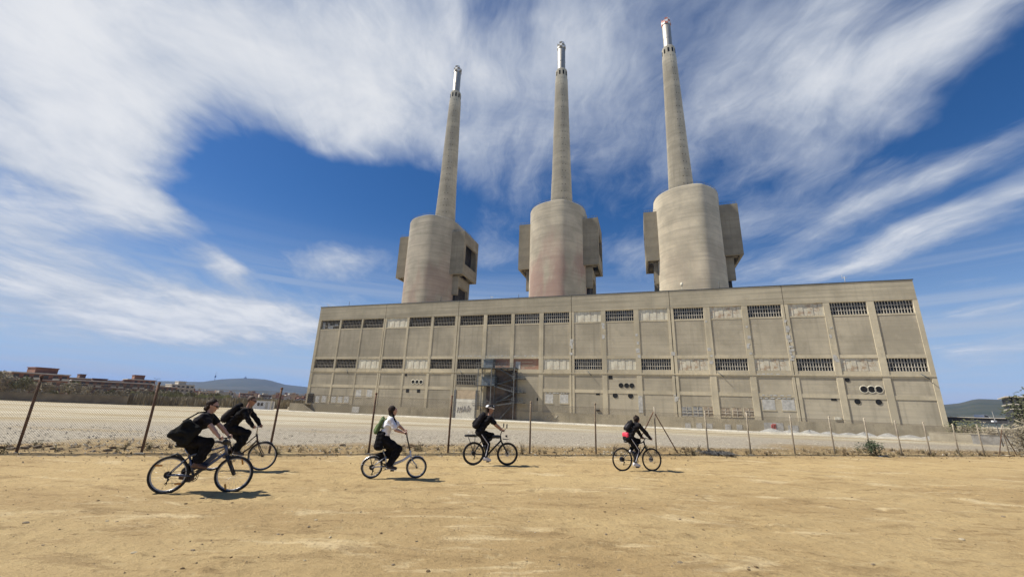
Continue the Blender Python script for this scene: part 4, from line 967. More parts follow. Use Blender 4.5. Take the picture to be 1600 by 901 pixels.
# scattered town houses further off, single small shapes
tr = random.Random(31)
HB = []
for k in range(6):
    m = MB(); w_ = (1, 1.5, .8, 1.2, 2, .7)[k]; m.box(-w_, w_, -1, 1, 0, 1); m.box(-w_*.9, w_*.3, -1.03, -1.0, .3, .5); m.box(-w_*.5, w_*.2, -.6, .4, 1.001, 1.25)
    HB.append(m.mesh('town_house', M_BR[(2, 0, 3, 4, 2, 0)[k]]))
for k in range(58):
    az = tr.uniform(-41, -24.5); d = tr.uniform(560, 1500); h = EZ(tr.uniform(.3, .72), d)+1.2
    p = AZ(az, d, -1.3); o = mesh_ob('town_house', HB[tr.randrange(6)], None, p); s = tr.uniform(4, 9); o.scale = (s, s, h); o.rotation_euler = (0, 0, -math.radians(az)+tr.uniform(-.4, .4))
    tag(o, 'tiny house of the distant town spread below the blue hill', 'house', 'houses of the distant town')
# lattice tower and church on the hill
p = AZ(-34.85, 6000, 0); p.z = EZ(1.80, 6000)
o = thing('lattice_tower', 'slim telecommunications tower standing on the blue hill ridge', 'tower', p)
m = MB(); m.tube([(0, 0, -10), (0, 0, 105)], [2.6, .9], 8); m.build('mast', M_STEEL, o)
m = MB(); m.lathe([(.5, 38), (7, 40), (8, 52), (7, 62), (.5, 64)], 12); m.build('pod', M_STEEL, o)
p = AZ(-31.98, 6000, 0); p.z = EZ(2.17, 6000)-3
o = thing('hilltop_church', 'small church with towers on the peak of the blue hill', 'church', p)
m = MB(); m.box(-16, 16, -8, 8, -5, 14); m.box(-5, 5, -5, 5, 14, 24); m.build('nave', M_STEEL, o)
m = MB(); m.lathe([(4, 20), (3, 30), (.3, 40)], 8); m.build('spire', M_STEEL, o)
for sx in (-12, 12): m = MB(); m.lathe([(3, 10), (2.4, 19), (.3, 26)], 8, c=(sx, 0)); m.build('turret', M_STEEL, o)
p = AZ(-31.2, 6000, 0); p.z = EZ(2.17, 6000)-2
o = thing('radio_mast', 'thin mast beside the church on the hill peak', 'mast', p); m = MB(); m.tube([(0, 0, -4), (0, 0, 24)], 1.0, 6); m.build('pole', M_STEEL, o)

# reed bed and low wall closing the field on the left
M_REED = simple('dry reeds', (0.25, 0.215, 0.14), 0.5, .25, 0.95)
M_REEDG = simple('olive scrub', (0.22, 0.22, 0.09), 0.5, .25, 0.95)
def reeds(name, n, az0, az1, d0, d1, h0, h1, mat, seed, label, wdt=(.25, .8)):
    r = np.random.default_rng(seed); m = MB()
    for _ in range(n):
        az = r.uniform(az0, az1); d = r.uniform(d0, d1); p = AZ(az, d, -1.35); h = r.uniform(h0, h1)*(.75+.5*float(vnoise(np.array(az*1.7), np.array(d*.05), seed)))
        w_ = r.uniform(*wdt); a = r.uniform(0, 3.14); c, s_ = math.cos(a)*w_, math.sin(a)*w_; lx = r.normal(0, .3)
        m.add([(p.x-c, p.y-s_, p.z), (p.x+c, p.y+s_, p.z), (p.x+c*.6+lx, p.y+s_*.6, p.z+h*r.uniform(.7, 1)), (p.x-c*.6+lx, p.y-s_*.6, p.z+h)], [(0, 1, 2, 3)])
    return tag(tag(m.build(name, mat), label, 'scrub'), kind='stuff')
reeds('reed_bed', 21000, -70, -27.2, 172, 205, 2.0, 3.3, M_REED, 2, 'brown reed bed along the far edge of the gravel field', (.07, .26))
reeds('scrub', 4500, -41.5, -33, 206, 235, 2.8, 4.2, M_REEDG, 4, 'olive green scrub growing behind the brown reed bed', (.08, .3))
reeds('scrub', 5000, -33.5, -24, 225, 300, 2.2, 3.6, M_REED, 6, 'brown scrub behind the white cabin below the parked cars', (.09, .35))
m = MB(); m.box(-21, 21, 0, .3, -1, 2.0); m.box(-21, 21, -.05, .35, 2.0, 2.12); p = AZ(-48.6, 171)
o = m.build('boundary_wall', simple('dark stained wall', (0.21, 0.18, 0.13), .3, .4, .95), None, p); o.rotation_euler = (0, 0, math.radians(45)); tag(o, 'long low dark boundary wall at the far left below bare trees', 'wall')
# white cabin
o = thing('site_cabin', 'white portable site cabin standing at the far side of the field', 'cabin', AZ(-29.75, 150), math.radians(14))
M_WHITE = simple('white cabin panel', (0.66, 0.67, 0.68), .06, .6, .6)
m = MB(); m.box(-2.3, 2.3, -1.1, 1.1, .15, 2.55); m.build('wall', M_WHITE, o)
m = MB(); m.box(-2.4, 2.4, -1.2, 1.2, 2.55, 2.7); m.build('roof', M_SLAB, o)
for x in (-.85, 0.05): m = MB(); m.box(x-.33, x+.33, -1.14, -1.1, 1.1, 2.0); m.build('window', M_WIN, o)
m = MB(); m.box(1.0, 1.75, -1.14, -1.1, .2, 2.2); m.build('door', M_PATCH, o)
o = thing('portable_toilet', 'white portable toilet cubicle right of the site cabin', 'cubicle', AZ(-28.85, 151), math.radians(14))
m = MB(); m.box(-.7, .7, -.6, .6, .1, 2.3); m.box(-.6, .6, -.5, .5, 2.3, 2.5); m.build('wall', M_WHITE, o); m = MB(); m.box(-.35, .35, -.64, -.6, .2, 2.0); m.build('door', M_PATCH, o)
# road embankment with parked cars
m = MB(); pts = [AZ(a, 330, -1.3) for a in np.linspace(-40, -20, 24)]; vs = []
for a in np.linspace(-40, -20, 24):
    for d, z in ((322, -1.3), (328, 1.6), (345, 1.6), (350, -1.3)): q = AZ(a, d, z); vs.append(q)
m.add(vs, [(i*4+j, i*4+4+j, i*4+5+j, i*4+j+1) for i in range(23) for j in range(3)]); tag(m.build('embankment', simple('grey brown earth bank', (0.16, 0.135, 0.095), .3, .2, .95)), kind='structure')
M_TYRE0 = simple('car tyre', (.02, .02, .02), .1, 2, .9); CARM = [simple('white car paint', (.7, .71, .72), .05, 1, .35), simple('silver car paint', (.4, .41, .42), .05, 1, .35), simple('dark car paint', (.06, .065, .075), .1, 1, .35)]
def car_meshes(mat):
    b = MB(); b.prism([(-2.1, .35), (2.1, .35), (2.15, .8), (1.2, .95), (.6, 1.45), (-1.2, 1.48), (-2.0, .98), (-2.15, .7)], -.85, .85)
    g = MB(); g.prism([(1.05, .98), (.55, 1.38), (-1.1, 1.4), (-1.75, 1.0)], -.87, .87)
    w_ = MB(); w_.ring((0, 0, .32), .22, .1, 14, 6, rr=.12)
    return b.mesh('body', mat), g.mesh('window', M_WIN), w_.mesh('wheel', M_TYRE0)
CM = [car_meshes(c) for c in CARM]
cr = random.Random(9)
for k in range(15):
    az = -36.5+k*.78+cr.uniform(-.2, .2); ci = (0, 0, 1, 0, 2, 0, 1)[k % 7]
    o = thing('parked_car', ('tiny white car parked on the road bank below the distant town', 'tiny silver car parked on the road bank below the distant town', 'tiny dark car parked on the road bank below the distant town')[ci], 'car', AZ(az, 333+cr.uniform(0, 6), 1.6), math.radians(-az+cr.choice((0, 180))+cr.uniform(-12, 12)), 'cars on the road bank')
    mesh_ob('body', CM[ci][0], o); mesh_ob('window', CM[ci][1], o)
    for x in (-1.3, 1.3):
        for y in (-.78, .78): mesh_ob('wheel', CM[ci][2], o, (x, y, 0))

# bare trees
M_BARK = simple('grey brown bark', (0.075, 0.06, 0.045), .3, 2, .95)
M_TWIG = simple('bare olive brown twigs', (0.27, 0.235, 0.165), .4, .4, .95)
M_LEAFO = simple('dull olive leaves', (0.13, 0.135, 0.06), .5, .5, .9)
def tree(p, h, w_, seed, twig, label, n=900, leaf=.35, group=None, trunk=.16):
    o = thing('tree', label, 'tree', p, 0, group); r = random.Random(seed); m = MB(); ends = []
    def grow(a, d, L_, rad, lev):
        b = a+d*L_; mid = a.lerp(b, .5)+Vector((r.gauss(0, .06), r.gauss(0, .06), 0))*L_; m.tube([a, mid, b], [rad, rad*.8, rad*.6], 5); ends.append((mid, lev)); ends.append((b, lev))
        if lev < 3:
            for _ in range(3):
                q = (d+Vector((r.gauss(0, .55), r.gauss(0, .55), r.gauss(.15, .3)))).normalized(); grow(b if r.random() < .7 else mid, q, L_*r.uniform(.55, .8), rad*.55, lev+1)
    grow(Vector((0, 0, -.3)), Vector((r.gauss(0, .05), r.gauss(0, .05), 1)).normalized(), h*.36, h*.022, 0); m.build('trunk', M_BARK, o)
    c = MB(); E_ = [e for e, l in ends if l >= 1]; zmax = max(e.z for e in E_); xm = max(max(abs(e.x), abs(e.y)) for e in E_)
    for _ in range(n):
        e = r.choice(E_); q = Vector((e.x/xm*w_*.5, e.y/xm*w_*.5, e.z/zmax*h*.93))+Vector((r.gauss(0, 1), r.gauss(0, 1), r.gauss(0, .8)))*h*.06
        a = Vector((r.gauss(0, 1), r.gauss(0, 1), r.gauss(.5, 1))).normalized()*leaf*r.uniform(.5, 1.4); b = a.orthogonal().normalized()*leaf*.28
        c.add([q-a, q+b, q+a, q-b], [(0, 1, 2, 3)])
    c.build('crown', twig, o); return o
tq = random.Random(14)
for k in range(42):
    az = -66+k*.72+tq.uniform(-.3, .3)
    if az > -37.2: break
    d = tq.uniform(212, 262); el = np.interp(az, [-66, -50, -48.5, -46.6, -45.6, -44, -41.5, -39.5, -37], [1.9, 1.85, 1.05, .8, 1.2, .45, .6, .4, .45])*tq.uniform(.82, 1.05)
    h = EZ(el, d)+1.3
    tree(AZ(az, d, -1.3), h, h*tq.uniform(.95, 1.3), 100+k, M_TWIG if k % 4 else M_LEAFO, 'bare grey brown tree in the row before the far apartment blocks', 1100, .5, 'bare trees before the apartment blocks')
for az, d, el, lab in ((-38.6, 245, .62, 'dark green tree mass left of the cream apartment block'), (-36.4, 260, .55, 'green tree right below the cream apartment block'), (-34.6, 280, .5, 'round olive tree on the plain below the lattice tower')):
    h = EZ(el, d)+1.3; tree(AZ(az, d, -1.3), h, h*2.2, int(d), M_LEAFO, lab, 900, .5)
# street lamps
for az, d, et, lab in ((-43.5, 190, .47, 'twin headed street lamp before the long brown apartment block'), (-40.28, 230, 1.22, 'tall street lamp just left of the second rusty fence post'), (-39.75, 320, 1.7, 'tall lamp mast with a flat head above the roofs left of the hill'), (-42.0, 210, .45, 'short street lamp among the bare trees'), (-38.9, 195, -.1, 'short grey post at the edge of the reed bed')):
    top = EZ(et, d); p = AZ(az, d, -1.3); o = thing('street_lamp', lab, 'lamp', p, -math.radians(az)); h = top+1.3
    m = MB(); m.tube([(0, 0, 0), (0, 0, h)], [.12, .08], 6); m.build('pole', M_STEEL, o)
    m = MB(); m.beam((-1.2, 0, h), (1.2, 0, h), .12, .12); m.box(-1.5, -.8, -.2, .2, h-.06, h+.14); m.box(.8, 1.5, -.2, .2, h-.06, h+.14); m.build('lamp_head', M_STEEL, o)

# ------------------------------------------------------------------ right edge: bridge, louvred building, wall, scrub
br_ = thing('bridge', 'long dark road bridge low on the horizon right of the station', 'bridge', AZ(49, 240), -math.radians(47))
M_BRD = simple('dark bridge steel', (0.03, 0.032, 0.037), .3, .3, .7)
zb, zt = EZ(.12, 240)+1.25, EZ(.66, 240)+1.25
m = MB(); m.box(-24, 40, 0, 9, zb, zt-.4); m.build('girder', M_BRD, br_)
m = MB(); m.box(-24, 40, -.5, 9.5, zt-.38, zt-.2); m.build('deck', M_SLAB, br_)
m = MB(); m.beam((-24, -.4, zt+.5), (40, -.4, zt+.5), .08, .08)
for k in range(22): m.beam((-24+k*3, -.4, zt-.2), (-24+k*3, -.4, zt+.5), .07, .07)
m.build('railing', M_STEEL, br_)
for x in (-12, 6, 24): m = MB(); m.box(x-1, x+1, 2, 7, -1, zb); m.build('pier', M_BRD, br_)
for az, ci, lab in ((48.2, 0, 'white van crossing the dark bridge'),):
    o = thing('van', lab, 'van', AZ(az, 250, zt-2.45), -math.radians(47)); m = MB(); m.prism([(-2.4, .4), (2.4, .4), (2.4, 1.1), (1.7, 1.2), (1.1, 2.1), (-2.4, 2.2)], -.9, .9); m.build('body', CARM[0], o)
    m = MB(); m.prism([(1.6, 1.25), (1.05, 2.0), (.3, 2.0), (.3, 1.25)], -.92, .92); m.build('window', M_WIN, o)
    for x in (-1.5, 1.5):
        for y in (-.82, .82): mesh_ob('wheel', CM[0][2], o, (x, y, 0))
lb = thing('louvred_building', 'modern building with dark louvred facade and white slabs at the right edge', 'building', AZ(51.6, 190), -math.radians(44))
d_ = 190
def LZ(e): return EZ(e, d_)+1.25
m = MB(); m.box(-5.2, 22, 0.6, 16, -1, LZ(2.35)); m.build('wall', M_BRD, lb)
for e, x0 in ((2.42, -7.0), (1.78, -6.6), (1.40, -6.3), (.95, -6)): m = MB(); m.box(x0+1, 23, -1.0, 16.5, LZ(e)-.14, LZ(e)+.1); m.build('slab', M_SLAB, lb)
for k in range(14): m = MB(); m.box(-4.6+k*1.25, -4.0+k*1.25, .1, .58, LZ(1.84), LZ(2.33)); m.build('louvre', M_STEEL, lb)
M_PALEW = simple('pale garden wall', (.40, .36, .27), .2, .5, .9)
o = thing('low_wall', 'low pale wall section just right of the station corner', 'wall', AZ(46.6, 104), -math.radians(50)); m = MB(); m.box(-4, 2.3, 0, .3, -1, 1.45); m.build('panel', M_PALEW, o); m = MB(); m.box(-4.1, 2.4, -.05, .35, 1.45, 1.55); m.build('coping', M_PALEW, o)
o = thing('grey_fence', 'grey sheet fence in front of the bushes near the right edge', 'fence', AZ(48.4, 100), -math.radians(52)); 
for k in range(5): m = MB(); m.box(-2.2+k*2.2, -.02+k*2.2, 0, .08, -1, 1.35); m.build('panel', M_PATCHD, o)
m = MB(); m.box(-2.3, 8.9, -.05, .12, 1.35, 1.45); m.build('rail', M_STEEL, o)
for az, d, el, w_, mat, lab, s_ in ((46.9, 118, .12, 2.4, M_LEAFO, 'rounded olive bush between the station corner and the bridge', 1), (48.6, 122, -.05, 2.4, M_TWIG, 'brown bush below the dark bridge', 2)):
    h = EZ(el, d)+1.25; o = thing('bush', lab, 'bush', AZ(az, d)); bushy(1300, h*w_*.55, h*.8, h, .22, s_, mat, 'foliage', o, lumps=10)
    m = MB()
    for k in range(5): m.tube([(0, 0, -.1), (math.cos(k*1.3)*h*.5, math.sin(k*1.3)*h*.4, h*.7)], [.06, .02], 5)
    m.build('stem', M_BARK, o)
o = thing('tree', 'leafy dark tree at the right edge below the louvred building', 'tree', AZ(52.6, 60))
h = EZ(1.6, 60)+1.2; bushy(9000, 2.5, 2.6, h, .17, 5, simple('dark olive leaves', (0.06, 0.065, 0.03), .5, .8, .9), 'crown', o, lumps=22, thin=.5); m = MB(); m.tube([(0, 0, -.2), (.1, 0, h*.4), (.3, 0, h*.8)], [.16, .11, .05], 7)
for k in range(7): a = k*.9; m.tube([(0, 0, .3+k*.2), (math.cos(a)*1.4, math.sin(a)*1.4, h*.4+k*.22)], [.06, .02], 5)
m.build('trunk', M_BARK, o)
o = thing('dry_bush', 'leafless brown thicket at the right edge behind the fence', 'bush', AZ(52.0, 42)); bushy(6500, 1.9, 1.6, 2.2, .2, 8, M_TWIG, 'twigs', o, lumps=16, up=1.0, thin=.16)
m = MB()
for k in range(26): a = k*2.4; m.tube([(math.cos(a)*.9, math.sin(a)*.4, -.1), (math.cos(a)*1.7, math.sin(a)*.9, 1.2+(k % 5)*.3)], [.02, .008], 4)
m.build('stem', M_BARK, o)
p = AZ(48.92, 90, -1.25); o = thing('street_lamp', 'leaning grey lamp post before the bridge near the right edge', 'lamp', p); m = MB(); m.tube([(0, 0, 0), (-.25, 0, EZ(1.17, 90)+1.25)], [.08, .05], 6); m.build('pole', M_STEEL, o); m = MB(); m.box(-.6, -.1, -.15, .15, 3.4, 3.6); m.build('lamp_head', M_WHITE, o)

# ------------------------------------------------------------------ air between here and the hills
hz = MB(); hz.box(-9200, 9200, -400, 8700, -3.6, 330)
hm = bpy.data.materials.new('summer haze'); hm.use_nodes = True; ht = hm.node_tree
for n in list(ht.nodes): ht.nodes.remove(n)
hv = ht.nodes.new('ShaderNodeVolumePrincipled'); hv.inputs['Density'].default_value = 0.00005; hv.inputs['Color'].default_value = (0.22, 0.44, 1.0, 1); hv.inputs['Anisotropy'].default_value = 0.0
hout = ht.nodes.new('ShaderNodeOutputMaterial'); ht.links.new(hv.outputs[0], hout.inputs['Volume'])
tag(tag(hz.build('haze', hm), 'thin blue air over the field fading the far hills', 'haze'), kind='stuff')
# ------------------------------------------------------------------ smooth implicit bodies meshed into single surfaces
class Blob:
    """smooth union of tapered capsules, sampled on a grid and meshed with surface nets"""
    def __init__(s, h=0.012, k=0.03): s.P = []; s.h = h; s.k = k; s.cuts = []; s.wr = 0.0
    def cap(s, a, b, ra, rb=None, k=None, sc=(1, 1, 1)):
        s.P.append((np.array(a, float), np.array(b, float), ra, ra if rb is None else rb, s.k if k is None else k, np.array(sc, float))); return s
    def chain(s, pts, rs, **kw):
        for i in range(len(pts)-1): s.cap(pts[i], pts[i+1], rs[i], rs[i+1], **kw)
        return s
    def ball(s, c, r, **kw): return s.cap(c, c, r, r, **kw)
    def cut(s, p, n): s.cuts.append((np.array(p, float), np.array(n, float)/np.linalg.norm(n))); return s   # keep the side away from n
    def data(s):
        lo = np.min([np.minimum(p[0], p[1])-max(p[2], p[3])/p[5].min()*1.05 for p in s.P], 0)-3*s.h
        hi = np.max([np.maximum(p[0], p[1])+max(p[2], p[3])/p[5].min()*1.05 for p in s.P], 0)+3*s.h
        n = np.ceil((hi-lo)/s.h).astype(int)+1
        V = np.full(n, 0.5); ax = [lo[i]+s.h*np.arange(n[i]) for i in range(3)]
        for a, b, ra, rb, k, sc in s.P:
            m = max(ra, rb)/sc.min()+k+3*s.h
            i0 = np.maximum(np.floor((np.minimum(a, b)-m-lo)/s.h).astype(int), 0); i1 = np.minimum(np.ceil((np.maximum(a, b)+m-lo)/s.h).astype(int)+1, n)
            sl = tuple(slice(i0[i], i1[i]) for i in range(3))
            X, Y, Z = np.meshgrid(*[ax[i][sl[i]] for i in range(3)], indexing='ij')
            ab = (b-a)*sc; L = float(ab@ab)
            px_, py_, pz_ = (X-a[0])*sc[0], (Y-a[1])*sc[1], (Z-a[2])*sc[2]
            t = np.clip((px_*ab[0]+py_*ab[1]+pz_*ab[2])/L, 0, 1) if L > 1e-9 else np.zeros_like(X)
            d = np.sqrt((px_-t*ab[0])**2+(py_-t*ab[1])**2+(pz_-t*ab[2])**2)-(ra+(rb-ra)*t)
            o = V[sl]; hh = np.maximum(k-np.abs(d-o), 0)/k
            V[sl] = np.minimum(d, o)-hh*hh*k*0.25
        if s.cuts or s.wr:
            X, Y, Z = np.meshgrid(*ax, indexing='ij')
            if s.wr: V = V + s.wr*(np.sin(X*38+Z*22)*np.sin(Y*29-Z*31+X*11)+.6*np.sin(Z*61+Y*37))
            for p, nn in s.cuts: V = np.maximum(V, (X-p[0])*nn[0]+(Y-p[1])*nn[1]+(Z-p[2])*nn[2])
        return V, lo
    def mesh(s, name, mat, off=(0, 0, 0)):
        V, lo = s.data(); I = V < 0
        nx, ny, nz = V.shape
        c = np.zeros((nx-1, ny-1, nz-1), int)
        for dx in (0, 1):
            for dy in (0, 1):
                for dz in (0, 1): c += I[dx:nx-1+dx, dy:ny-1+dy, dz:nz-1+dz]
        act = (c > 0) & (c < 8); idx = -np.ones(act.shape, int); cells = np.argwhere(act); idx[act] = np.arange(len(cells))
        acc = np.zeros((len(cells), 3)); cnt = np.zeros(len(cells))
        cor = [(dx, dy, dz) for dx in (0, 1) for dy in (0, 1) for dz in (0, 1)]
        for i, a in enumerate(cor):
            for b in cor[i+1:]:
                if sum(abs(x-y) for x, y in zip(a, b)) != 1: continue
                va = V[cells[:, 0]+a[0], cells[:, 1]+a[1], cells[:, 2]+a[2]]; vb = V[cells[:, 0]+b[0], cells[:, 1]+b[1], cells[:, 2]+b[2]]
                m = (va < 0) != (vb < 0); t = np.where(m, va/np.where(m, va-vb, 1), 0)
                acc += m[:, None]*(np.array(a)+t[:, None]*(np.array(b)-np.array(a))); cnt += m
        vert = lo+s.h*(cells+acc/np.maximum(cnt, 1)[:, None])-np.array(off)
        F = []
        for axn in range(3):
            sl0 = [slice(1, -1)]*3; sl0[axn] = slice(0, -1); sl1 = [slice(1, -1)]*3; sl1[axn] = slice(1, None)
            A_, B_ = I[tuple(sl0)], I[tuple(sl1)]; e = np.argwhere(A_ != B_); flip = A_[A_ != B_]
            base = e.copy(); 
            for q in range(3):
                if q != axn: base[:, q] += 1
            u, v = [q for q in range(3) if q != axn]
            def at(du, dv):
                b = base.copy(); b[:, u] -= du; b[:, v] -= dv; return idx[b[:, 0], b[:, 1], b[:, 2]]
            q = np.stack([at(1, 1), at(0, 1), at(0, 0), at(1, 0)], -1)
            if axn == 1: flip = ~flip
            q[~flip] = q[~flip][:, ::-1]; F.append(q)
        F = np.concatenate(F); F = F[(F >= 0).all(1)]
        me = bpy.data.meshes.new(name); me.from_pydata(vert.tolist(), [], F.tolist()); me.polygons.foreach_set('use_smooth', [True]*len(me.polygons))
        if mat: me.materials.append(mat)
        me.update(); return me
def join_meshes(name, meshes, mat):
    bm = bmesh.new()
    for me in meshes: bm.from_mesh(me); bpy.data.meshes.remove(me)
    me = bpy.data.meshes.new(name); bm.to_mesh(me); bm.free(); me.materials.clear(); me.materials.append(mat); return me
def V3(*a): return np.array(a, float)
def lerp(a, b, t): return np.array(a)*(1-t)+np.array(b)*t
def unit(v): v = np.array(v, float); return v/np.linalg.norm(v)

# ------------------------------------------------------------------ bicycles
M_TYRE = simple('black rubber tyre', (0.018, 0.017, 0.016), .3, 30, .85)
M_RIM = simple('dull alloy rim', (0.42, 0.42, 0.42), .1, 9, .35, .8)
M_RIMB = simple('black rim', (0.03, 0.03, 0.032), .1, 9, .4, .5)
M_SPOKE = simple('steel spokes', (0.45, 0.45, 0.45), .1, 9, .4, .8)
M_BLACK = simple('black plastic', (0.018, 0.018, 0.019), .2, 20, .55)
M_ALLOY = simple('brushed alloy', (0.46, 0.46, 0.47), .1, 20, .35, .85)
M_AMBER = simple('amber reflector', (0.55, 0.24, 0.03), .1, 20, .3)
M_SADDLE = simple('black saddle', (0.02, 0.02, 0.02), .2, 20, .6)
def paint(name, c, metal=0.3, rough=.35): return simple(name, c, .08, 20, rough, metal)
def wheel(par, c, R, tw, rim, seed, reflector=False, disc=False, rear=False):
    m = MB(); m.ring((0, 0, 0), R-tw*2-.006, .011, 48, 8, rr=.011)
    m.ring((0, 0, 0), R-tw*2+.004, .005, 48, 6, rr=.012)
    w_ = m.build('wheel', rim, par, c); w_.rotation_euler = (0, seed*1.3, 0)
    m = MB(); m.ring((0, 0, 0), R-tw, tw, 48, 10); m.build('tyre', M_TYRE, w_)
    m = MB(); n_ = 28
    for k in range(n_):
        a = 2*PI*k/n_; sd = .028 if k % 2 else -.028; b = a+(.45 if k % 4 < 2 else -.45); r1 = R-tw*2-.01
        m.tube([(.022*math.cos(b), sd, .022*math.sin(b)), (r1*math.cos(a), 0, r1*math.sin(a))], .0014, 4)
    m.build('spokes', M_SPOKE, w_)
    m = MB(); m.tube([(0, -.05, 0), (0, -.03, 0), (0, .03, 0), (0, .05, 0)], [.014, .022, .022, .014], 12)
    m.build('hub', M_BLACK, w_)
    if reflector:
        for k in (0.6, 0.6+PI):
            m = MB(); r = R*.74; m.box(-.014, .014, -.012, .012, -.055, .055, Matrix.Translation((r*math.cos(k), 0, r*math.sin(k))) @ Matrix.Rotation(.25, 4, 'Y')); m.build('reflector', M_AMBER, w_)
    if disc: m = MB(); m.tube([(0, .04, 0), (0, .043, 0)], .08, 20); m.build('brake_disc', M_ALLOY, w_)
    return w_
def bicycle(name, label, org, head, wb, R, tw, bb, st, sad, ht, hb, bar, frame_mat, rim, kind, reflector=False, ftr=.017, rwx=0.0, crank=0.6, fender=None, disc=False):
    root = thing(name, label, 'bicycle', (org[0], org[1], GZ(*org)), math.radians(head), 'bicycles ridden along the track')
    rw = V3(rwx, 0, R); fw = V3(rwx+wb, 0, R); bb, st, sad, ht, hb, bar = [V3(*p) for p in (bb, st, sad, ht, hb, bar)]
    wheel(root, rw, R, tw, rim, 1, reflector, disc, True); wheel(root, fw, R, tw, rim, 2, reflector, disc)
    f = MB()
    if kind == 'loop':      # low swooping frame tube
        f.tube([hb+V3(-.01, 0, .05), lerp(hb, bb, .35)+V3(0, 0, -.02), lerp(hb, bb, .72)+V3(0, 0, -.03), bb], ftr*1.15, 10)
        f.tube([ht+V3(-.01, 0, -.02), lerp(ht, bb, .4)+V3(0, 0, .03), lerp(bb, st, .35)], ftr*.8, 10)
    elif kind == 'fold':
        f.tube([hb+V3(0, 0, .06), lerp(hb, bb, .35)+V3(0, 0, -.005), lerp(hb, bb, .75)+V3(0, 0, -.01), bb+V3(0, 0, .05)], [.026, .032, .034, .03], 12)
    else:
        f.tube([hb+V3(-.005, 0, .03), bb], ftr*1.35, 10)
        f.tube([ht+V3(-.01, 0, -.02), st], ftr*1.0, 10)
    f.tube([bb, st], ftr*1.0, 10); f.tube([hb-V3(.004, 0, .0), ht+V3(0, 0, .01)], ftr*1.35, 12)
    for y in (-.055, .055):
        f.tube([bb+V3(0, y*.5, 0), lerp(bb, rw, .45)+V3(0, y, 0), rw+V3(0, y*1.1, 0)], ftr*.62, 8)
        f.tube([st+V3(-.005, y*.3, -.02), lerp(st, rw, .5)+V3(0, y, 0), rw+V3(0, y*1.1, 0)], ftr*.52, 8)
    fr = f.build('frame', frame_mat, root)
    k = MB(); cr = lerp(hb, fw, .16)
    for y in (-.055, .055):
        if kind == 'mtb': k.tube([hb+V3(.01, y*.8, -.02), lerp(hb, fw, .55)+V3(0, y, 0)], .021, 10); k.tube([lerp(hb, fw, .5)+V3(0, y, 0), fw+V3(0, y, 0)], .018, 10)
        else: k.tube([hb+V3(.004, y*.6, -.01), lerp(hb, fw, .5)+V3(.0, y, .0), fw+V3(-.012, y, .06), fw+V3(0, y, 0)], [.013, .012, .01, .009], 8)
    k.beam(hb+V3(.006, -.065, -.015), hb+V3(.006, .065, -.015), .03, .03); k.tube([hb, hb+V3(.006, 0, -.03)], .02, 8)
    k.build('fork', M_BLACK if kind == 'mtb' else (M_ALLOY if kind == 'fold' else frame_mat), root)
    s = MB(); s.tube([ht, lerp(ht, bar, .75)+V3(-.012, 0, .01), bar], .0145 if kind != 'fold' else .017, 8); s.build('stem', M_BLACK if kind != 'loop' else M_ALLOY, root)
    return root, dict(rw=rw, fw=fw, bb=bb, st=st, sad=sad, ht=ht, hb=hb, bar=bar, R=R, tw=tw, fr=fr)
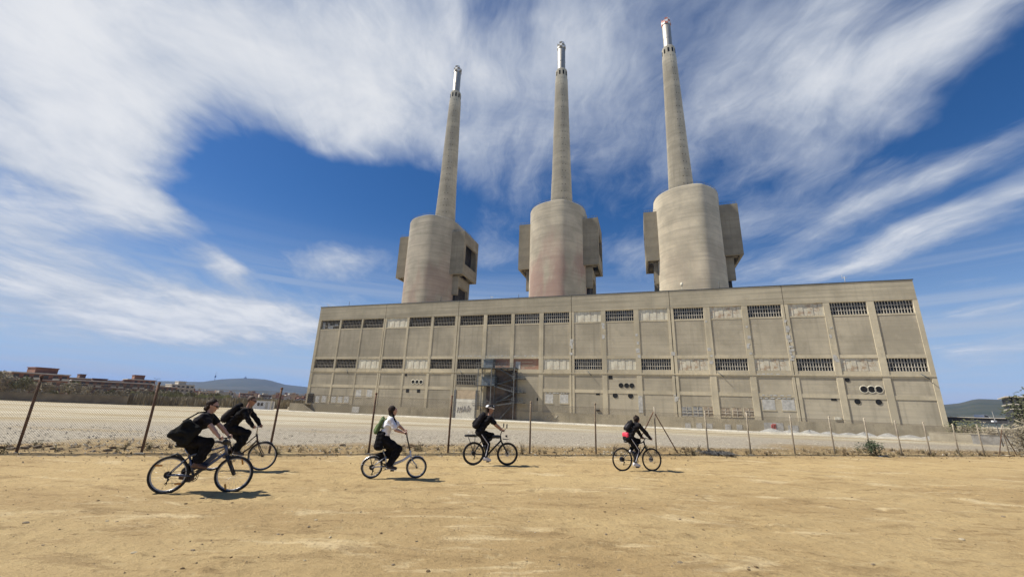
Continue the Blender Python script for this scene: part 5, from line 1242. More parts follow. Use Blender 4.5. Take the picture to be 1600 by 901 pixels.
def bike_bits(root, P, grips, sweep, rise, crank, barmat=None, gear=.09, mat_fender=None, rack=None, light=False, chainguard=False):
    rw, fw, bb, st, sad, bar, R = P['rw'], P['fw'], P['bb'], P['st'], P['sad'], P['bar'], P['R']
    barmat = barmat or M_BLACK; m = MB(); g0, g1 = grips
    m.tube([g0+V3(0, -.02, 0), g0+V3(.0, .1, 0)*1.0, bar+V3(0, -.05, 0), bar+V3(0, .05, 0), g1+V3(0, -.1, 0), g1+V3(0, .02, 0)], .0115, 8); hb = m.build('handlebar', barmat, root)
    for g, sg in ((g0, -1), (g1, 1)):
        q = MB(); q.tube([g+V3(-.002, sg*.045, 0), g+V3(0, -sg*.07, 0)], .0165, 8); q.build('grip', M_BLACK, hb)
        q = MB(); q.tube([g+V3(.025, -sg*.09, -.01), g+V3(.05, -sg*.06, -.02), g+V3(.055, sg*.03, -.035)], .006, 6); q.build('brake_lever', M_ALLOY, hb)
    m = MB(); m.tube([st-V3(0, 0, .03), sad-V3(-.01, 0, .05)], .0145, 8); m.build('seat_post', M_ALLOY, root)
    b = Blob(.01, .04); b.cap(sad+V3(-.11, -.045, -.01), sad+V3(-.11, .045, -.01), .035, .035, sc=(1, 1, 1.3)).cap(sad+V3(-.1, 0, -.01), sad+V3(.14, 0, -.015), .045, .018, sc=(1, .8, 1.4)); mesh_ob('saddle', b.mesh('saddle', M_SADDLE), root)
    # crankset, pedals, chain and rear cluster on the right side
    ca = crank; c = MB(); c.ring(bb+V3(0, -.05, 0), gear, .006, 36, 6, rr=.003); c.ring(bb+V3(0, -.045, 0), gear*.72, .006, 30, 6, rr=.004); c.ring(bb+V3(0, -.05, 0), gear*.25, .012, 20, 6, rr=.008)
    for k in range(5): a = ca+k*2*PI/5; c.beam(bb+V3(0, -.05, 0), bb+V3(gear*math.cos(a), -.05, gear*math.sin(a)), .014, .006)
    cs = c.build('crankset', M_BLACK, root); peds = []
    for sg, an in ((-1, ca), (1, ca+PI)):
        e = bb+V3(.17*math.cos(an), sg*.075, .17*math.sin(an)); q = MB(); q.tube([bb+V3(0, sg*.06, 0), e], [.014, .011], 8); q.build('crank_arm', M_BLACK, cs)
        q = MB(); pc = e+V3(0, sg*.055, 0); q.box(pc[0]-.045, pc[0]+.045, pc[1]-.045, pc[1]+.045, pc[2]-.012, pc[2]+.012); q.tube([e, pc], .006, 6); q.build('pedal', M_BLACK, cs); peds.append(pc)
    c = MB(); c.ring(rw+V3(0, -.035, 0), .052, .012, 24, 6, rr=.014); c.ring(rw+V3(0, -.03, 0), .034, .012, 20, 6, rr=.012); c.build('cassette', M_BLACK, root)
    d = V3(0, -.045, 0); c = MB(); c.tube([bb+d+V3(0, 0, gear), rw+d+V3(0, 0, .05)], .004, 4); c.tube([bb+d+V3(0, 0, -gear), rw+d+V3(.02, 0, -.15)], .004, 4); c.build('chain', M_BLACK, root)
    c = MB(); c.tube([rw+d+V3(.01, 0, -.03), rw+d+V3(.035, -.012, -.08), rw+d+V3(.015, -.01, -.15)], .011, 6); c.ring(rw+d+V3(.035, -.01, -.08), .018, .006, 14, 6); c.ring(rw+d+V3(.015, -.01, -.15), .018, .006, 14, 6); c.build('derailleur', M_BLACK, root)
    if mat_fender is not None:
        for nm, w_, a0, a1 in (('fender', rw, 1.0, 3.35), ('fender', fw, .95, 3.0)):
            f = MB(); n_ = 18; RR = R+.016; vs = []
            for k in range(n_+1):
                a = a0+(a1-a0)*k/n_
                for y, dr in ((-.028, -.012), (-.014, 0), (.014, 0), (.028, -.012)): vs.append((w_[0]+(RR+dr)*math.cos(a), y, w_[2]+(RR+dr)*math.sin(a)))
            f.add(vs, [(k*4+j, k*4+j+1, k*4+5+j, k*4+4+j) for k in range(n_) for j in range(3)], True)
            for y in (-.04, .04): f.tube([w_+V3(0, y, 0), w_+V3(RR*math.cos(a1-.5), y*.7, RR*math.sin(a1-.5))], .003, 4)
            f.build(nm, mat_fender, root)
    if rack is not None:
        x0, x1, z = rack; r = MB()
        for y in (-.055, 0, .055): r.tube([(x0, y, z), (x1, y, z)], .006, 6)
        for x in (x0, (x0+x1)/2, x1-.03): r.tube([(x, -.055, z), (x, .055, z)], .005, 6)
        for y in (-.06, .06): r.tube([(x0+.1, y, z), rw+V3(0, y, .02)], .006, 6); r.tube([(x1-.08, y, z), rw+V3(0, y, .02)], .006, 6)
        r.build('rack', M_BLACK, root)
    return hb, peds

# ------------------------------------------------------------------ people
M_SKIN = simple('fair skin', (0.46, 0.27, 0.195), .08, 25, .55)
M_SKINT = simple('tanned skin', (0.33, 0.175, 0.115), .08, 25, .55)
M_HAIRD = simple('dark brown hair', (0.026, 0.016, 0.011), .5, 40, .75, stretch=(1, 1, .2), spec=.2, bump=.5)
M_HAIRB = simple('cropped brown hair', (0.085, 0.055, 0.036), .3, 60, .8)
M_BLK = simple('black cloth', (0.0115, 0.0108, 0.012), .4, 14, .95, spec=.12, bump=.4)
M_BLK2 = simple('faded black cotton', (0.016, 0.0145, 0.016), .3, 10, .95, spec=.12, bump=.4)
M_GREYS = simple('charcoal mesh yoke', (0.06, 0.055, 0.06), .2, 20, .9)
M_WHITEC = simple('white cotton', (0.72, 0.72, 0.74), .06, 14, .9)
M_STRIPE = simple('pale grey stripe', (0.52, 0.52, 0.55), .1, 20, .8)
M_SOCK = simple('white sock', (0.66, 0.65, 0.64), .08, 30, .9)
M_SHOEBR = simple('brown leather shoe', (0.095, 0.05, 0.032), .3, 20, .6)
M_SHOEBK = simple('dark trainer', (0.035, 0.028, 0.026), .3, 20, .7)
M_SHOEW = simple('white trainer', (0.62, 0.61, 0.62), .12, 20, .7)
M_SOLE = simple('pale rubber sole', (0.5, 0.48, 0.45), .1, 20, .7)
M_GLASSES = simple('black sunglasses', (0.008, 0.008, 0.009), .1, 10, .15)
M_EYE = simple('eye white', (0.6, 0.58, 0.55), .05, 20, .3)
def hand_mesh(wrist, g, side, h=.0055):
    """five fingers closed round a grip centred at g (grip runs along y)"""
    b = Blob(h, .008); w_ = lerp(wrist, g, .62)+V3(0, 0, .01); kn = g+V3(.022, 0, .031)
    for y in (-.028, 0, .028): b.cap(w_+V3(0, y*.6, 0), kn+V3(0, y, 0), .017, .0135, k=.02)
    for i, (y, l) in enumerate(((-.034, .9), (-.0115, 1.05), (.0115, 1.0), (.034, .8))):
        p0 = kn+V3(0, y, 0); p1 = g+V3(.024+.014*l, y, .006); p2 = g+V3(.022+.004*l, y, -.024); p3 = g+V3(.020-.026*l, y, -.030)
        b.chain([p0, p1, p2, p3], [.0105, .0095, .009, .0075], k=.004)
    sy = -side
    b.chain([w_+V3(-.002, sy*.028, -.002), g+V3(-.012, sy*.05, .012), g+V3(.008, sy*.056, -.014), g+V3(.026, sy*.05, -.022)], [.014, .011, .010, .008], k=.006)
    return b.mesh('hand', None)
def person(label, org, head, J, S):
    """J: joints in the bicycle's frame; S: style. Right limbs are on the camera's side (-y)."""
    J = {k: V3(*v) for k, v in J.items() if k not in ("L1", "L2")}
    root = thing('person', label, 'person', (org[0], org[1], GZ(*org)), math.radians(head), 'cyclists riding along the track')
    px_ = J['pel'][0]; root.location = Vector(root.location)+Matrix.Rotation(math.radians(head), 3, 'Z') @ Vector((px_, 0, 0)); off = (px_, 0, 0)
    h = S.get('h', .0125); skin = S.get('skin', M_SKIN); sh = (J['shn']+J['shf'])/2; pel = J['pel']; chest = lerp(sh, pel, .28)+V3(.0, 0, -.0); waist = lerp(sh, pel, .62)
    back = unit(V3(-(sh-pel)[2], 0, (sh-pel)[0]))          # toward the rider's back
    chest = chest+back*.02; waist = waist+back*.025
    fd = unit(S.get('face', (1, 0, -.15))); lat = unit(np.cross((0, 0, 1), fd)); up = np.cross(fd, lat); hd = J['head']; neck = sh+V3(0, 0, .03)+unit(hd-sh)*.03
    tw = S.get('tw', .68)                                   # torso is wider than deep
    def torso(b, e):
        b.cap(pel+V3(0, 0, .0), waist, .108+e, .094+e, sc=(1, tw, 1)).cap(waist, chest, .094+e, .112+e, sc=(1, tw, 1)).cap(chest, lerp(sh, chest, .25), .112+e, .09+e, sc=(1, tw*.92, 1))
        for s_ in ('shn', 'shf'): b.cap(lerp(sh, J[s_], .3)-V3(0, 0, .015), J[s_], .06+e, .052+e)
        b.cap(sh, lerp(sh, neck, .6), .062+e, .05+e*.6)
    def hips(b, e):
        b.cap(pel+V3(-.01, -.06, -.01), pel+V3(-.01, .06, -.01), .112+e, .112+e, sc=(1, .95, 1)).cap(pel, lerp(pel, waist, .55), .105+e, .092+e, sc=(1, tw, 1))
    def leg(b, n_, e0, e1, e2, upto=1.0, kk=.04):
        hip = pel+V3(.01, -.085 if n_ == 'n' else .085, -.03); kn, an = J['kn'+n_], J['an'+n_]
        b.cap(hip, lerp(hip, kn, .5), .088+e0, .076+e0, k=kk).cap(lerp(hip, kn, .5), kn, .076+e0, .054+e1, k=kk)
        calf = lerp(kn, an, .33)+unit(np.cross(an-kn, (0, 1, 0)))*(.012)
        b.cap(kn, calf, .053+e1, .056+e1, k=kk).cap(calf, lerp(kn, an, upto), .054+e1, .036+e2, k=kk)
    def arm(b, n_, e0, e1, t=1.0):
        a, el, w_ = J['sh'+n_], J['el'+n_], lerp(J['el'+n_], J['ha'+n_], .86)
        if t <= 1: b.cap(a, lerp(a, el, t), .048+e0, .046+e0, k=.02); return
        b.cap(a, el, .047+e0, .04+e0, k=.02).cap(el, lerp(el, w_, .35), .04+e1, .038+e1, k=.02).cap(lerp(el, w_, .35), lerp(el, w_, t-1), .038+e1, .027+e1, k=.02)
    # ---- the body: one surface from crown to soles
    b = Blob(h, .03); torso(b, 0); hips(b, 0)
    for n_ in 'nf':
        leg(b, n_, 0, 0, 0); arm(b, n_, 0, 0, 2.0)
        an, to = J['an'+n_], J['to'+n_]; b.cap(an, an+unit(to-an)*.05-V3(0, 0, .02), .036, .036).cap(an+unit(to-an)*.05-V3(0, 0, .02), to, .034, .026)
    b.cap(sh, neck, .058, .05).cap(neck, hd-up*.05-fd*.012, .05, .05, k=.02)
    me_b = b.mesh('body', None, off)
    f = Blob(.008, .018); f.cap(neck+(hd-neck)*.25, hd-up*.06-fd*.012, .05, .049)
    f.ball(hd+up*.022-fd*.014, .092, sc=(1, 1.16, 1)).ball(hd+up*.0+fd*.02, .078, sc=(1, 1.14, 1)).cap(hd+fd*.04-up*.03, hd+fd*.058-up*.088, .05, .03, k=.03).cap(hd-up*.055+fd*.0, hd+fd*.05-up*.09, .05, .028, k=.03)
    f.cap(hd+fd*.088+up*.012, hd+fd*.113-up*.028, .009, .014, k=.012).cap(hd+fd*.098-lat*.014-up*.034, hd+fd*.098+lat*.014-up*.034, .008, k=.01)
    f.cap(hd+fd*.087-lat*.018-up*.06, hd+fd*.087+lat*.018-up*.06, .008, k=.007).cap(hd+fd*.088-lat*.016-up*.074, hd+fd*.088+lat*.016-up*.074, .008, k=.007)
    f.cap(hd+fd*.083-lat*.03+up*.022, hd+fd*.083+lat*.03+up*.022, .012, k=.02)
    for sg in (-1, 1): f.cap(hd+lat*sg*.074+up*.018-fd*.012, hd+lat*sg*.08-up*.022-fd*.005, .016, .011, k=.01, sc=(1, 1.4, 1))
    me_h = f.mesh('head', None, off); hands = [hand_mesh(lerp(J['el'+n_], J['ha'+n_], .8), J['ha'+n_], -1 if n_ == 'n' else 1) for n_ in 'nf']
    for me in hands: me.transform(Matrix.Translation((-px_, 0, 0)))
    mesh_ob('body', join_meshes('body', [me_b, me_h]+hands, skin), root)
    def part(name, bl, mat): return mesh_ob(name, bl.mesh(name, mat, off), root)
    for sg in (-1, 1):
        e = Blob(.005, .004); c = hd+fd*.083+lat*sg*.031+up*.006; e.ball(c, .0115); part('eye', e, M_EYE)
        e = Blob(.004, .004); e.ball(c+fd*.008, .0058); part('pupil', e, M_BLACK)
    # ---- clothes
    t = Blob(h, .035); t.wr = .0045; torso(t, .017); sl = S['sleeve']
    for n_ in 'nf': arm(t, n_, .02 if sl > 1 else .024, .017, sl)
    t.cap(waist, pel+V3(0, 0, .02), .11, .12, sc=(1, tw, 1)) if S.get('untucked', True) else None
    t.cut(neck+(hd-neck)*.12, hd-neck)
    if not S.get('untucked', True): t.cut(lerp(pel, waist, .45), pel-waist)
    part('shirt', t, S['shirt'])
    if S.get('yoke'):
        y_ = Blob(h, .03); y_.cap(lerp(sh, chest, .2)+back*.035, lerp(sh, chest, .7)+back*.045, .09, .085, sc=(1, .62, 1)); part('yoke', y_, M_GREYS)
    q = Blob(h, .045); q.wr = .0045; hips(q, .016); fl = S.get('flare', .0)
    for n_ in 'nf': leg(q, n_, .016+fl*.5, .016+fl, .02+fl, S.get('hem', .93))
    tr = part('trousers', q, S['trousers'])
    if S.get('stripe'):
        hip = pel+V3(.01, -.085, -.03); kn, an = J['knn'], J['ann']; sp = Blob(.007, .01); o_ = V3(0, -1, 0)
        sp.cap(hip+o_*(.108+fl*.4), lerp(hip, kn, .5)+o_*(.093+fl*.4), .013).cap(lerp(hip, kn, .5)+o_*(.093+fl*.4), kn+o_*(.07+fl), .013).cap(kn+o_*(.07+fl), lerp(kn, an, .35)+o_*(.07+fl), .012).cap(lerp(kn, an, .35)+o_*(.07+fl), lerp(kn, an, .9)+o_*(.055+fl), .012)
        st_ = mesh_ob('stripe', sp.mesh('stripe', M_STRIPE, off), tr)
    for n_ in 'nf':
        an, to = J['an'+n_], J['to'+n_]; d = unit(to-an); u_ = unit(V3(d[2]*-1, 0, d[0])) if d[0] else V3(0, 0, 1)
        if u_[2] < 0: u_ = -u_
        fo = unit(to-(an+V3(-.03, 0, -.075)));
        heel = an+V3(-.028, 0, -.055); s_ = Blob(.009, .03); s_.cap(heel, to, .043, .034, sc=(1, 1.05, 1)).cap(an-V3(0, 0, .01), lerp(heel, to, .55)+V3(0, 0, .015), .047, .034)
        so_ = part('shoe', s_, S['shoes']); nrm = unit(np.cross(to-heel, (0, 1, 0))); nrm = nrm if nrm[2] < 0 else -nrm
        z = Blob(.009, .01); z.cap(heel+nrm*.034, to+nrm*.026, .04, .034, sc=(1, 1, 1)); z.cut(heel+nrm*.043, nrm); z.cut(heel+nrm*.026, -nrm); mesh_ob('sole', z.mesh('sole', M_SOLE if S['shoes'] is not M_SHOEBR else M_SHOEBK, off), so_)
        if S.get('socks'): k_ = Blob(.009, .02); k_.cap(lerp(J['kn'+n_], an, .78), an, .05, .046); part('sock', k_, M_SOCK)
    # ---- hair, glasses, helmet
    hm_ = S['hairmat']; r = Blob(.008, .02); st_h = S['hair']
    if st_h == 'crop': r.ball(hd+up*.03-fd*.02, .0955, sc=(1, 1.14, 1)); r.cut(hd+up*.045+fd*.035, unit(fd*1.0-up*.9)); r.cut(hd-up*.05, -up)
    else:
        r.wr = .0035; r.ball(hd+up*.03-fd*.024, .0985, sc=(1, 1.11, 1)).cap(hd-fd*.04+up*.01, hd-fd*.045-up*.07, .078, .06, sc=(1, 1.0, 1)); r.cut(hd+up*.06+fd*.035, unit(fd*1.0-up*.42))
        r.P += []
    hair = None
    if st_h != 'helmet': hair = part('hair', r, hm_)
    def extra(name, fn):
        e = Blob(.008, .025); e.wr = .003; fn(e); mesh_ob(name, e.mesh(name, hm_, off), hair)
    if st_h == 'lowbun': extra('bun', lambda e: e.ball(hd+V3(-.098, 0, -.062), .045).cap(hd-fd*.08-up*.05, hd-fd*.065-up*.09, .045, .03).cap(hd-fd*.05-up*.02+lat*.06, hd-fd*.055-up*.085+lat*.04, .03, .02).cap(hd-fd*.05-up*.02-lat*.06, hd-fd*.055-up*.085-lat*.04, .03, .02))
    if st_h == 'topbun': extra('bun', lambda e: e.ball(hd+up*.112-fd*.055, .036).ball(hd-fd*.1-up*.02, .03))
    if st_h == 'plait': extra('plait', lambda e: e.cap(hd-fd*.06-up*.05, hd-up*.12-fd*.02-lat*.07, .05, .034).cap(hd-up*.12-fd*.02-lat*.07, hd-up*.26+fd*.03-lat*.12, .034, .03).cap(hd-up*.26+fd*.03-lat*.12, hd-up*.41+fd*.09-lat*.13, .03, .02))
    if S.get('glasses'):
        g = Blob(.005, .006)
        for sg in (-1, 1): g.cap(hd+fd*.1+lat*sg*.018+up*.004, hd+fd*.093+lat*sg*.048+up*.004, .017, .016); g.cap(hd+fd*.085+lat*sg*.066+up*.012, hd-fd*.005+lat*sg*.083+up*.014, .006)
        g.cap(hd+fd*.104-lat*.02+up*.01, hd+fd*.104+lat*.02+up*.01, .006); part('sunglasses', g, M_GLASSES)
    if st_h == 'helmet':
        r2 = Blob(.008, .02); r2.cap(hd-fd*.055-up*.0, hd-fd*.05-up*.05, .075, .055); part('hair', r2, hm_)
        k_ = Blob(.008, .02); k_.cap(hd-fd*.075+up*.05, hd+fd*.055+up*.06, .09, .084, sc=(1, 1.05, 1.05)); k_.cut(hd+up*.03-fd*.0, unit(-up-fd*.12)); hel = part('helmet', k_, S['helmet'])
        for yy in (-.062, -.022, .022, .062):
            v_ = Blob(.006, .006); v_.chain([hd+lat*yy+fd*.11+up*(.105-abs(yy)*.4), hd+lat*yy*1.15+fd*.03+up*(.152-abs(yy)*.55), hd+lat*yy*1.1-fd*.07+up*(.138-abs(yy)*.55)], [.016, .019, .016]); mesh_ob('vent', v_.mesh('vent', M_BLACK, off), hel)
        for yy in (-.088, .088):
            v_ = Blob(.006, .006); v_.cap(hd+lat*yy*1.02+fd*.075+up*.075, hd+lat*yy*1.04+fd*.01+up*.085, .017, .017).cap(hd+lat*yy*1.04-fd*.04+up*.085, hd+lat*yy*1.0-fd*.1+up*.075, .017, .017); mesh_ob('vent', v_.mesh('vent', M_BLACK, off), hel)
            v_ = Blob(.006, .006); v_.cap(hd+lat*yy*.95-fd*.01+up*.04, hd+fd*.05-up*.095+lat*yy*.3, .006); mesh_ob('strap', v_.mesh('strap', M_BLACK, off), hel)
        v_ = Blob(.006, .006); v_.cap(hd+fd*.15+up*.06-lat*.04, hd+fd*.15+up*.06+lat*.04, .01).cap(hd+fd*.12+up*.065-lat*.05, hd+fd*.12+up*.065+lat*.05, .012); mesh_ob('visor', v_.mesh('visor', M_BLACK, off), hel)
    return root, dict(J=J, sh=sh, pel=pel, chest=chest, waist=waist, back=back, hd=hd, up=up, fd=fd, lat=lat, off=off, part=part, root=root, neck=neck)
def bag(name, label, cat, org, head, blobs, straps=None, extras=()):
    """blobs in the bicycle's frame"""
    root = thing(name, label, cat, (org[0], org[1], GZ(*org)), math.radians(head))
    c = np.mean([p[0] for p in blobs[0][1].P], 0); c[2] = 0; root.location = Vector(root.location)+Matrix.Rotation(math.radians(head), 3, 'Z') @ Vector((c[0], c[1], 0))
    for nm, b, mat in blobs: mesh_ob(nm, b.mesh(nm, mat, c), root)
    return root
def backpack(label, org, head, I, size, mat, mat2, lean=0.0, drop=0.12, straps=True):
    """carried on the back of the person described by I"""
    w_, d_, hgt = size; bk = I['back']; ax = unit(I['sh']-I['pel']); top = I['sh']-ax*.02+bk*(.135+d_*.5); bot = top-ax*hgt+bk*lean
    b = Blob(.011, .035); b.wr = .0018
    for y in (-w_*.28, w_*.28): b.cap(top-ax*.05+V3(0, y, 0), bot+V3(0, y, 0), d_*.46, d_*.56)
    b.cap(lerp(top, bot, .0), bot, d_*.45, d_*.55)
    p = Blob(.011, .03); p.cap(lerp(top, bot, .55)+bk*d_*.42+V3(0, -w_*.2, 0), lerp(top, bot, .95)+bk*d_*.46+V3(0, -w_*.2, 0), d_*.28, d_*.3).cap(lerp(top, bot, .55)+bk*d_*.42+V3(0, w_*.2, 0), lerp(top, bot, .95)+bk*d_*.46+V3(0, w_*.2, 0), d_*.28, d_*.3)
    bl = [('bag', b, mat), ('pocket', p, mat2)]
    if straps:
        for s_ in ('shn', 'shf'):
            q = Blob(.008, .01); a = lerp(I['sh'], I['J'][s_], .62); o_ = -bk
            q.chain([top-ax*.05+V3(0, a[1]*.7, 0), a+ax*.075, a+o_*.075+ax*.02, a+o_*.10-ax*.1, lerp(I['chest'], I['waist'], .45)+V3(0, a[1]*1.5, 0)+bk*.01, bot+ax*.1+V3(0, a[1]*.9, 0)], [.014]*6); bl.append(('strap', q, mat2))
    lp = Blob(.008, .008); lp.chain([top+V3(0, -.04, 0)+ax*.02, top+ax*.06, top+V3(0, .04, 0)+ax*.02], [.008]*3); bl.append(('handle', lp, mat2))
    return bag('backpack', label, 'backpack', org, head, bl)

def fit_leg(J, n_, ped, pel):
    """set the foot on its pedal"""
    J['to'+n_] = tuple(ped+V3(.075, 0, .052)); J['an'+n_] = tuple(ped+V3(-.085, 0, .135))
    hip = V3(*pel)+V3(.01, ped[1]*.6, -.03); an = V3(*J['an'+n_]); d = an-hip; L = np.linalg.norm(d); L1, L2 = J.get('L1', .44), J.get('L2', .43)
    if L > (L1+L2)*.995: sc = L/(L1+L2)*1.005; L1 *= sc; L2 *= sc
    x = (L1*L1-L2*L2+L*L)/(2*L); hgt = math.sqrt(max(0, L1*L1-x*x)); u_ = d/L; f = V3(1, 0, 0)-u_*u_[0]; f = f/np.linalg.norm(f)
    J['kn'+n_] = tuple(hip+u_*x+f*hgt)
def arms(J, hx, hz, hy, shx, shz, shy, ex, ez, ey):
    J.update(shn=(shx, -shy, shz), shf=(shx, shy, shz), eln=(ex, -ey, ez), elf=(ex+.01, ey, ez), han=(hx, -hy, hz), haf=(hx, hy, hz))

# ---- 1: nearest rider, mountain bike with suspension fork, big black bag
o1, h1 = (-6.345, 8.46), 16.1
root, P = bicycle('bicycle', 'nearest bicycle, grey blue mountain bike with suspension fork and amber wheel reflectors', o1, h1, 1.085, .335, .024, (.41, 0, .31), (.27, 0, .66), (.15, 0, .86), (.84, 0, .86), (.885, 0, .70), (.83, 0, 1.0), paint('grey blue frame paint', (0.12, 0.14, 0.20)), M_RIM, 'mtb', True, .0195)
hb_, pd = bike_bits(root, P, (V3(.80, -.25, 1.0), V3(.80, .25, 1.0)), 0, 0, .72, gear=.095)
m = MB(); m.beam((.50, 0, .47), (.72, 0, .70), .05, .085); m.build('frame_sleeve', paint('dark blue frame sleeve', (.03, .045, .09)), root)
m = MB(); m.ring((0, 0, 0), .005, .003, 6, 4); fz = Blob(.009, .02); fz.cap((.84, -.06, .93), (.86, .06, .90), .05, .045); mesh_ob('bar_bag', fz.mesh('bar_bag', M_BLACK), root)
m = MB(); m.tube([(-.03, 0, .66), (.06, 0, .70), (.2, 0, .60)], [.02, .026, .012], 8); m.build('rear_brake', M_BLACK, root)
J = dict(pel=(.155, 0, .965), head=(.465, 0, 1.60), L1=.40, L2=.375); arms(J, .80, 1.0, .25, .42, 1.385, .175, .615, 1.19, .215)
fit_leg(J, 'n', pd[0], J['pel']); fit_leg(J, 'f', pd[1], J['pel'])
pr1, I1 = person('woman in black top, wide black trousers and sunglasses riding nearest, big bag on her back', o1, h1, J, dict(h=.012, face=(1, .0, -.24), skin=M_SKIN, shirt=M_BLK2, sleeve=.5, yoke=True, trousers=M_BLK, flare=.022, hem=.86, shoes=M_SHOEBR, socks=True, hair='lowbun', hairmat=M_HAIRD, glasses=True, tw=.72))
b = Blob(.012, .04); b.wr = .005
b.cap((-.02, -.23, 1.07), (.20, -.25, 1.28), .055, .055).cap((-.02, -.23, 1.06), (.20, -.25, .95), .06, .07).cap((.20, -.25, 1.28), (.38, -.25, 1.16), .06, .06).cap((.38, -.25, 1.16), (.24, -.25, .94), .06, .07).cap((.12, -.25, 1.12), (.28, -.25, 1.08), .085, .085)
s_ = Blob(.009, .01); s_.chain([(.12, -.25, 1.30), (.30, -.16, 1.46), (.41, -.03, 1.485), (.50, .10, 1.36), (.42, .17, 1.18), (.2, .14, 1.1), (.1, -.12, 1.12)], [.014]*7)
bag('shoulder_bag', 'large black tote bag slung on the back of the nearest rider', 'bag', o1, h1, [('bag', b, simple('black canvas', (.012, .0125, .012), .3, 6, .95, spec=.15)), ('strap', s_, M_BLK)])
w_ = Blob(.006, .006); 
# ---- 2: man in black on the city bike behind
o2, h2 = (-7.40, 11.16), 11.8
root, P = bicycle('bicycle', 'dark brown city bicycle with low swooping frame behind the nearest bicycle', o2, h2, 1.12, .345, .018, (.50, 0, .29), (.36, 0, .62), (.27, 0, .93), (.93, 0, .86), (.985, 0, .69), (.93, 0, 1.06), paint('dark brown frame paint', (.055, .032, .024)), M_RIM, 'loop', False, .016, rwx=.04)
bike_bits(root, P, (V3(.90, -.25, 1.045), V3(.90, .25, 1.045)), 0, 0, .35, M_ALLOY, .085, paint('grey fender', (.10, .095, .09)))
pd = [V3(.50+.17*math.cos(.35), -.13, .29+.17*math.sin(.35)), V3(.50-.17*math.cos(.35), .13, .29-.17*math.sin(.35))]
J = dict(pel=(.275, 0, 1.04), head=(.655, 0, 1.70), L1=.46, L2=.45); arms(J, .90, 1.055, .25, .585, 1.445, .2, .765, 1.215, .27)
fit_leg(J, 'n', pd[0], J['pel']); fit_leg(J, 'f', pd[1], J['pel'])
pr2, I2 = person('man in black sweatshirt and sunglasses riding the city bicycle behind the nearest rider', o2, h2, J, dict(h=.014, face=(1, 0, -.2), skin=M_SKINT, shirt=M_BLK, sleeve=1.97, trousers=M_BLK, flare=.012, hem=.96, shoes=M_SHOEBK, hair='crop', hairmat=M_HAIRB, glasses=True, tw=.6))
backpack('black backpack with a brown base on the man in black sunglasses', o2, h2, I2, (.32, .17, .42), M_BLK2, simple('brown grey pocket', (.10, .075, .055), .2, 10, .9))
# ---- 3: folding bike, white shirt
o3, h3 = (-3.25, 10.82), 13.8
root, P = bicycle('bicycle', 'small wheeled white folding bicycle with silver fenders and a rear rack', o3, h3, 1.06, .252, .02, (.335, 0, .275), (.29, 0, .50), (.20, 0, .70), (.865, 0, .63), (.905, 0, .48), (.735, 0, 1.06), paint('white frame paint', (.62, .62, .63), .1), M_RIM, 'fold', False, .016)
bike_bits(root, P, (V3(.705, -.24, 1.055), V3(.705, .24, 1.075)), 0, 0, -.5, M_BLACK, .07, M_ALLOY, (-.19, .17, .555))
pd = [V3(.335+.17*math.cos(-.5), -.13, .275+.17*math.sin(-.5)), V3(.335-.17*math.cos(-.5), .13, .275-.17*math.sin(-.5))]
J = dict(pel=(.215, 0, .90), head=(.345, 0, 1.58), L1=.40, L2=.39); arms(J, .705, 1.06, .24, .315, 1.36, .165, .47, 1.13, .215)
J['elf'] = (.53, .22, 1.21); J['haf'] = (.705, .24, 1.08)
fit_leg(J, 'n', pd[0], J['pel']); fit_leg(J, 'f', pd[1], J['pel'])
pr3, I3 = person('woman in white shirt and black trousers with a dark plait, riding the white folding bicycle', o3, h3, J, dict(h=.013, face=(1, .45, .02), skin=M_SKIN, shirt=M_WHITEC, sleeve=.75, untucked=False, trousers=M_BLK, flare=.02, hem=.97, shoes=M_SHOEBK, hair='plait', hairmat=M_HAIRD, tw=.72))
j_ = Blob(.013, .05); j_.wr = .004; j_.cap((.10, -.09, 1.02), (.08, -.12, .74), .075, .095).cap((.10, .09, 1.02), (.08, .1, .74), .075, .09).cap((.18, -.14, 1.03), (.15, -.17, .70), .045, .06).cap((.22, -.12, 1.05), (.30, -.05, 1.04), .04, .035)
bag('jacket', 'black jacket tied round the waist of the woman in the white shirt', 'jacket', o3, h3, [('cloth', j_, M_BLK)])
backpack('small green backpack on the woman in the white shirt', o3, h3, I3, (.27, .11, .33), simple('green canvas', (.085, .125, .045), .2, 10, .9), simple('dark green canvas', (.10, .15, .04), .2, 10, .9), lean=.05)
# ---- 4: helmet rider
o4, h4 = (-1.03, 13.90), 11.5
root, P = bicycle('bicycle', 'black mountain bicycle with long rear rack, front light, mirrors and frame bag', o4, h4, 1.09, .345, .027, (.43, 0, .29), (.24, 0, .74), (.16, 0, .90), (.83, 0, .88), (.875, 0, .72), (.90, 0, 1.04), paint('black frame paint', (.02, .02, .022)), M_RIMB, 'mtb', False, .02, disc=True)
hb_, pd = bike_bits(root, P, (V3(.87, -.27, 1.05), V3(.87, .27, 1.05)), 0, 0, -1.5, M_BLACK, .085, None, (-.30, .10, .84))
for sg in (-1, 1):
    m = MB(); m.tube([(.90, sg*.22, 1.05), (.98, sg*.26, 1.14), (.985, sg*.27, 1.24)], .006, 6); m.box(.975, 1.0, sg*.27-.035, sg*.27+.035, 1.14, 1.26); m.build('mirror', M_BLACK, root)
m = MB(); m.lathe([(.001, .0), (.03, .01), (.04, .06), (.001, .065)], 12); lt = m.build('front_light', M_BLACK, root, (1.0, 0, .88)); lt.rotation_euler = (0, PI/2, 0)
m = MB(); m.box(.93, 1.12, -.06, .06, .78, .79); m.tube([(.90, 0, .80), (1.12, 0, .785)], .006, 6); m.tube([(1.06, 0, .78), (1.06, 0, .70), (1.075, 0, .37)], .005, 6); m.build('front_rack', M_BLACK, root)
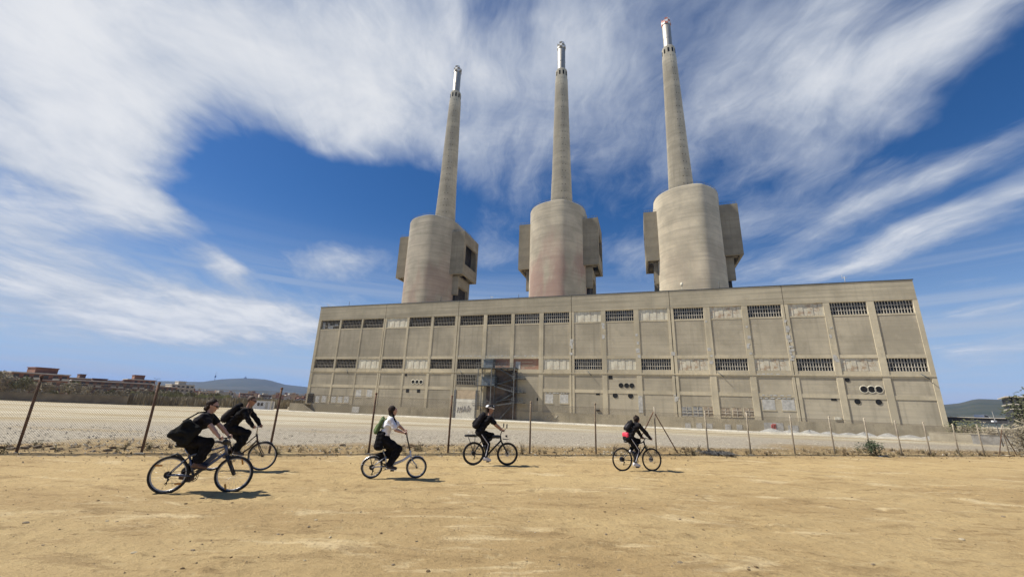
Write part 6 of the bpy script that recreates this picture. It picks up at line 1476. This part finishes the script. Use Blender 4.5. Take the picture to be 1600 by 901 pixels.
fb = Blob(.01, .03); fb.cap((.60, 0, .86), (.78, 0, .855), .05, .055, sc=(1, 1.3, 1)); mesh_ob('frame_bag', fb.mesh('frame_bag', M_BLACK), root)
rb_ = Blob(.01, .03); rb_.cap((-.30, 0, .875), (.04, 0, .885), .028, .034, sc=(1, .6, 1)); mesh_ob('rack_bag', rb_.mesh('rack_bag', M_BLACK), root)
m = MB(); m.tube([(-.22, -.04, .90), (-.2, -.04, .99), (-.08, -.04, .99), (-.06, -.04, .90)], .006, 6); m.build('rack_loop', M_ALLOY, root)
J = dict(pel=(.16, 0, .99), head=(.465, 0, 1.69), L1=.415, L2=.39); arms(J, .87, 1.06, .27, .445, 1.425, .195, .65, 1.23, .25)
fit_leg(J, 'n', pd[0], J['pel']); fit_leg(J, 'f', pd[1], J['pel'])
t = MT('white and black helmet shell'); M_HELM = t.done((.70, .70, .71), .35)
pr4, I4 = person('rider in white helmet, black T-shirt and black track trousers with a pale side stripe', o4, h4, J, dict(h=.014, face=(1, .05, -.12), skin=M_SKINT, shirt=M_BLK, sleeve=.7, trousers=M_BLK, flare=.0, hem=.95, stripe=True, shoes=M_SHOEW, hair='helmet', helmet=M_HELM, hairmat=M_HAIRD, tw=.6))
backpack('black backpack on the rider in the white helmet', o4, h4, I4, (.32, .18, .42), M_BLK2, M_BLK)
# ---- 5: last rider to the right
o5, h5 = (3.63, 13.76), 13.4
root, P = bicycle('bicycle', 'slim black bicycle with thin tyres, the one furthest right', o5, h5, 1.03, .345, .018, (.45, 0, .30), (.29, 0, .70), (.24, 0, .88), (.775, 0, .885), (.825, 0, .71), (.86, 0, .975), paint('matt black frame paint', (.022, .021, .021)), M_RIMB, 'road', False, .017, disc=True)
hb_, pd = bike_bits(root, P, (V3(.875, -.25, .965), V3(.875, .25, .965)), 0, 0, -1.65, M_BLACK, .08)
m = MB(); m.tube([(.42, -.02, .40), (.38, -.02, .56)], .033, 10); m.build('bottle', M_BLACK, root)
J = dict(pel=(.235, 0, .985), head=(.57, 0, 1.54), L1=.41, L2=.39); arms(J, .875, .975, .25, .53, 1.375, .175, .735, 1.15, .23)
fit_leg(J, 'n', pd[0], J['pel']); fit_leg(J, 'f', pd[1], J['pel'])
pr5, I5 = person('rider with dark hair in a top bun, black jacket and striped black leggings, furthest right', o5, h5, J, dict(h=.014, face=(1, .5, -.08), skin=M_SKIN, shirt=M_BLK2, sleeve=1.97, trousers=M_BLK, flare=-.004, hem=.95, stripe=True, shoes=M_SHOEW, hair='topbun', hairmat=M_HAIRD, tw=.7))
backpack('black backpack with grey patches on the rider with the top bun', o5, h5, I5, (.27, .12, .27), M_BLK, M_GREYS)
rd = Blob(.011, .03); c_ = I5['pel']+I5['back']*.13; ax = unit(I5['sh']-I5['pel'])
rd.cap(c_+V3(0, -.1, 0)+ax*.03, c_+V3(0, .1, 0)+ax*.03, .06, .06).cap(c_+V3(0.02, -.12, -.03), c_+V3(0.02, .12, -.03), .05, .05)
st2 = Blob(.008, .01); st2.chain([c_+V3(.03, -.14, 0), I5['pel']+V3(.12, -.16, .03), I5['pel']+V3(.19, 0, .06), I5['pel']+V3(.12, .16, .03), c_+V3(.03, .14, 0)], [.014]*5)
bag('waist_bag', 'bright red pink waist bag below the backpack of the rightmost rider', 'bag', o5, h5, [('bag', rd, simple('red pink nylon', (.60, .035, .07), .1, 10, .6)), ('strap', st2, M_BLK)])
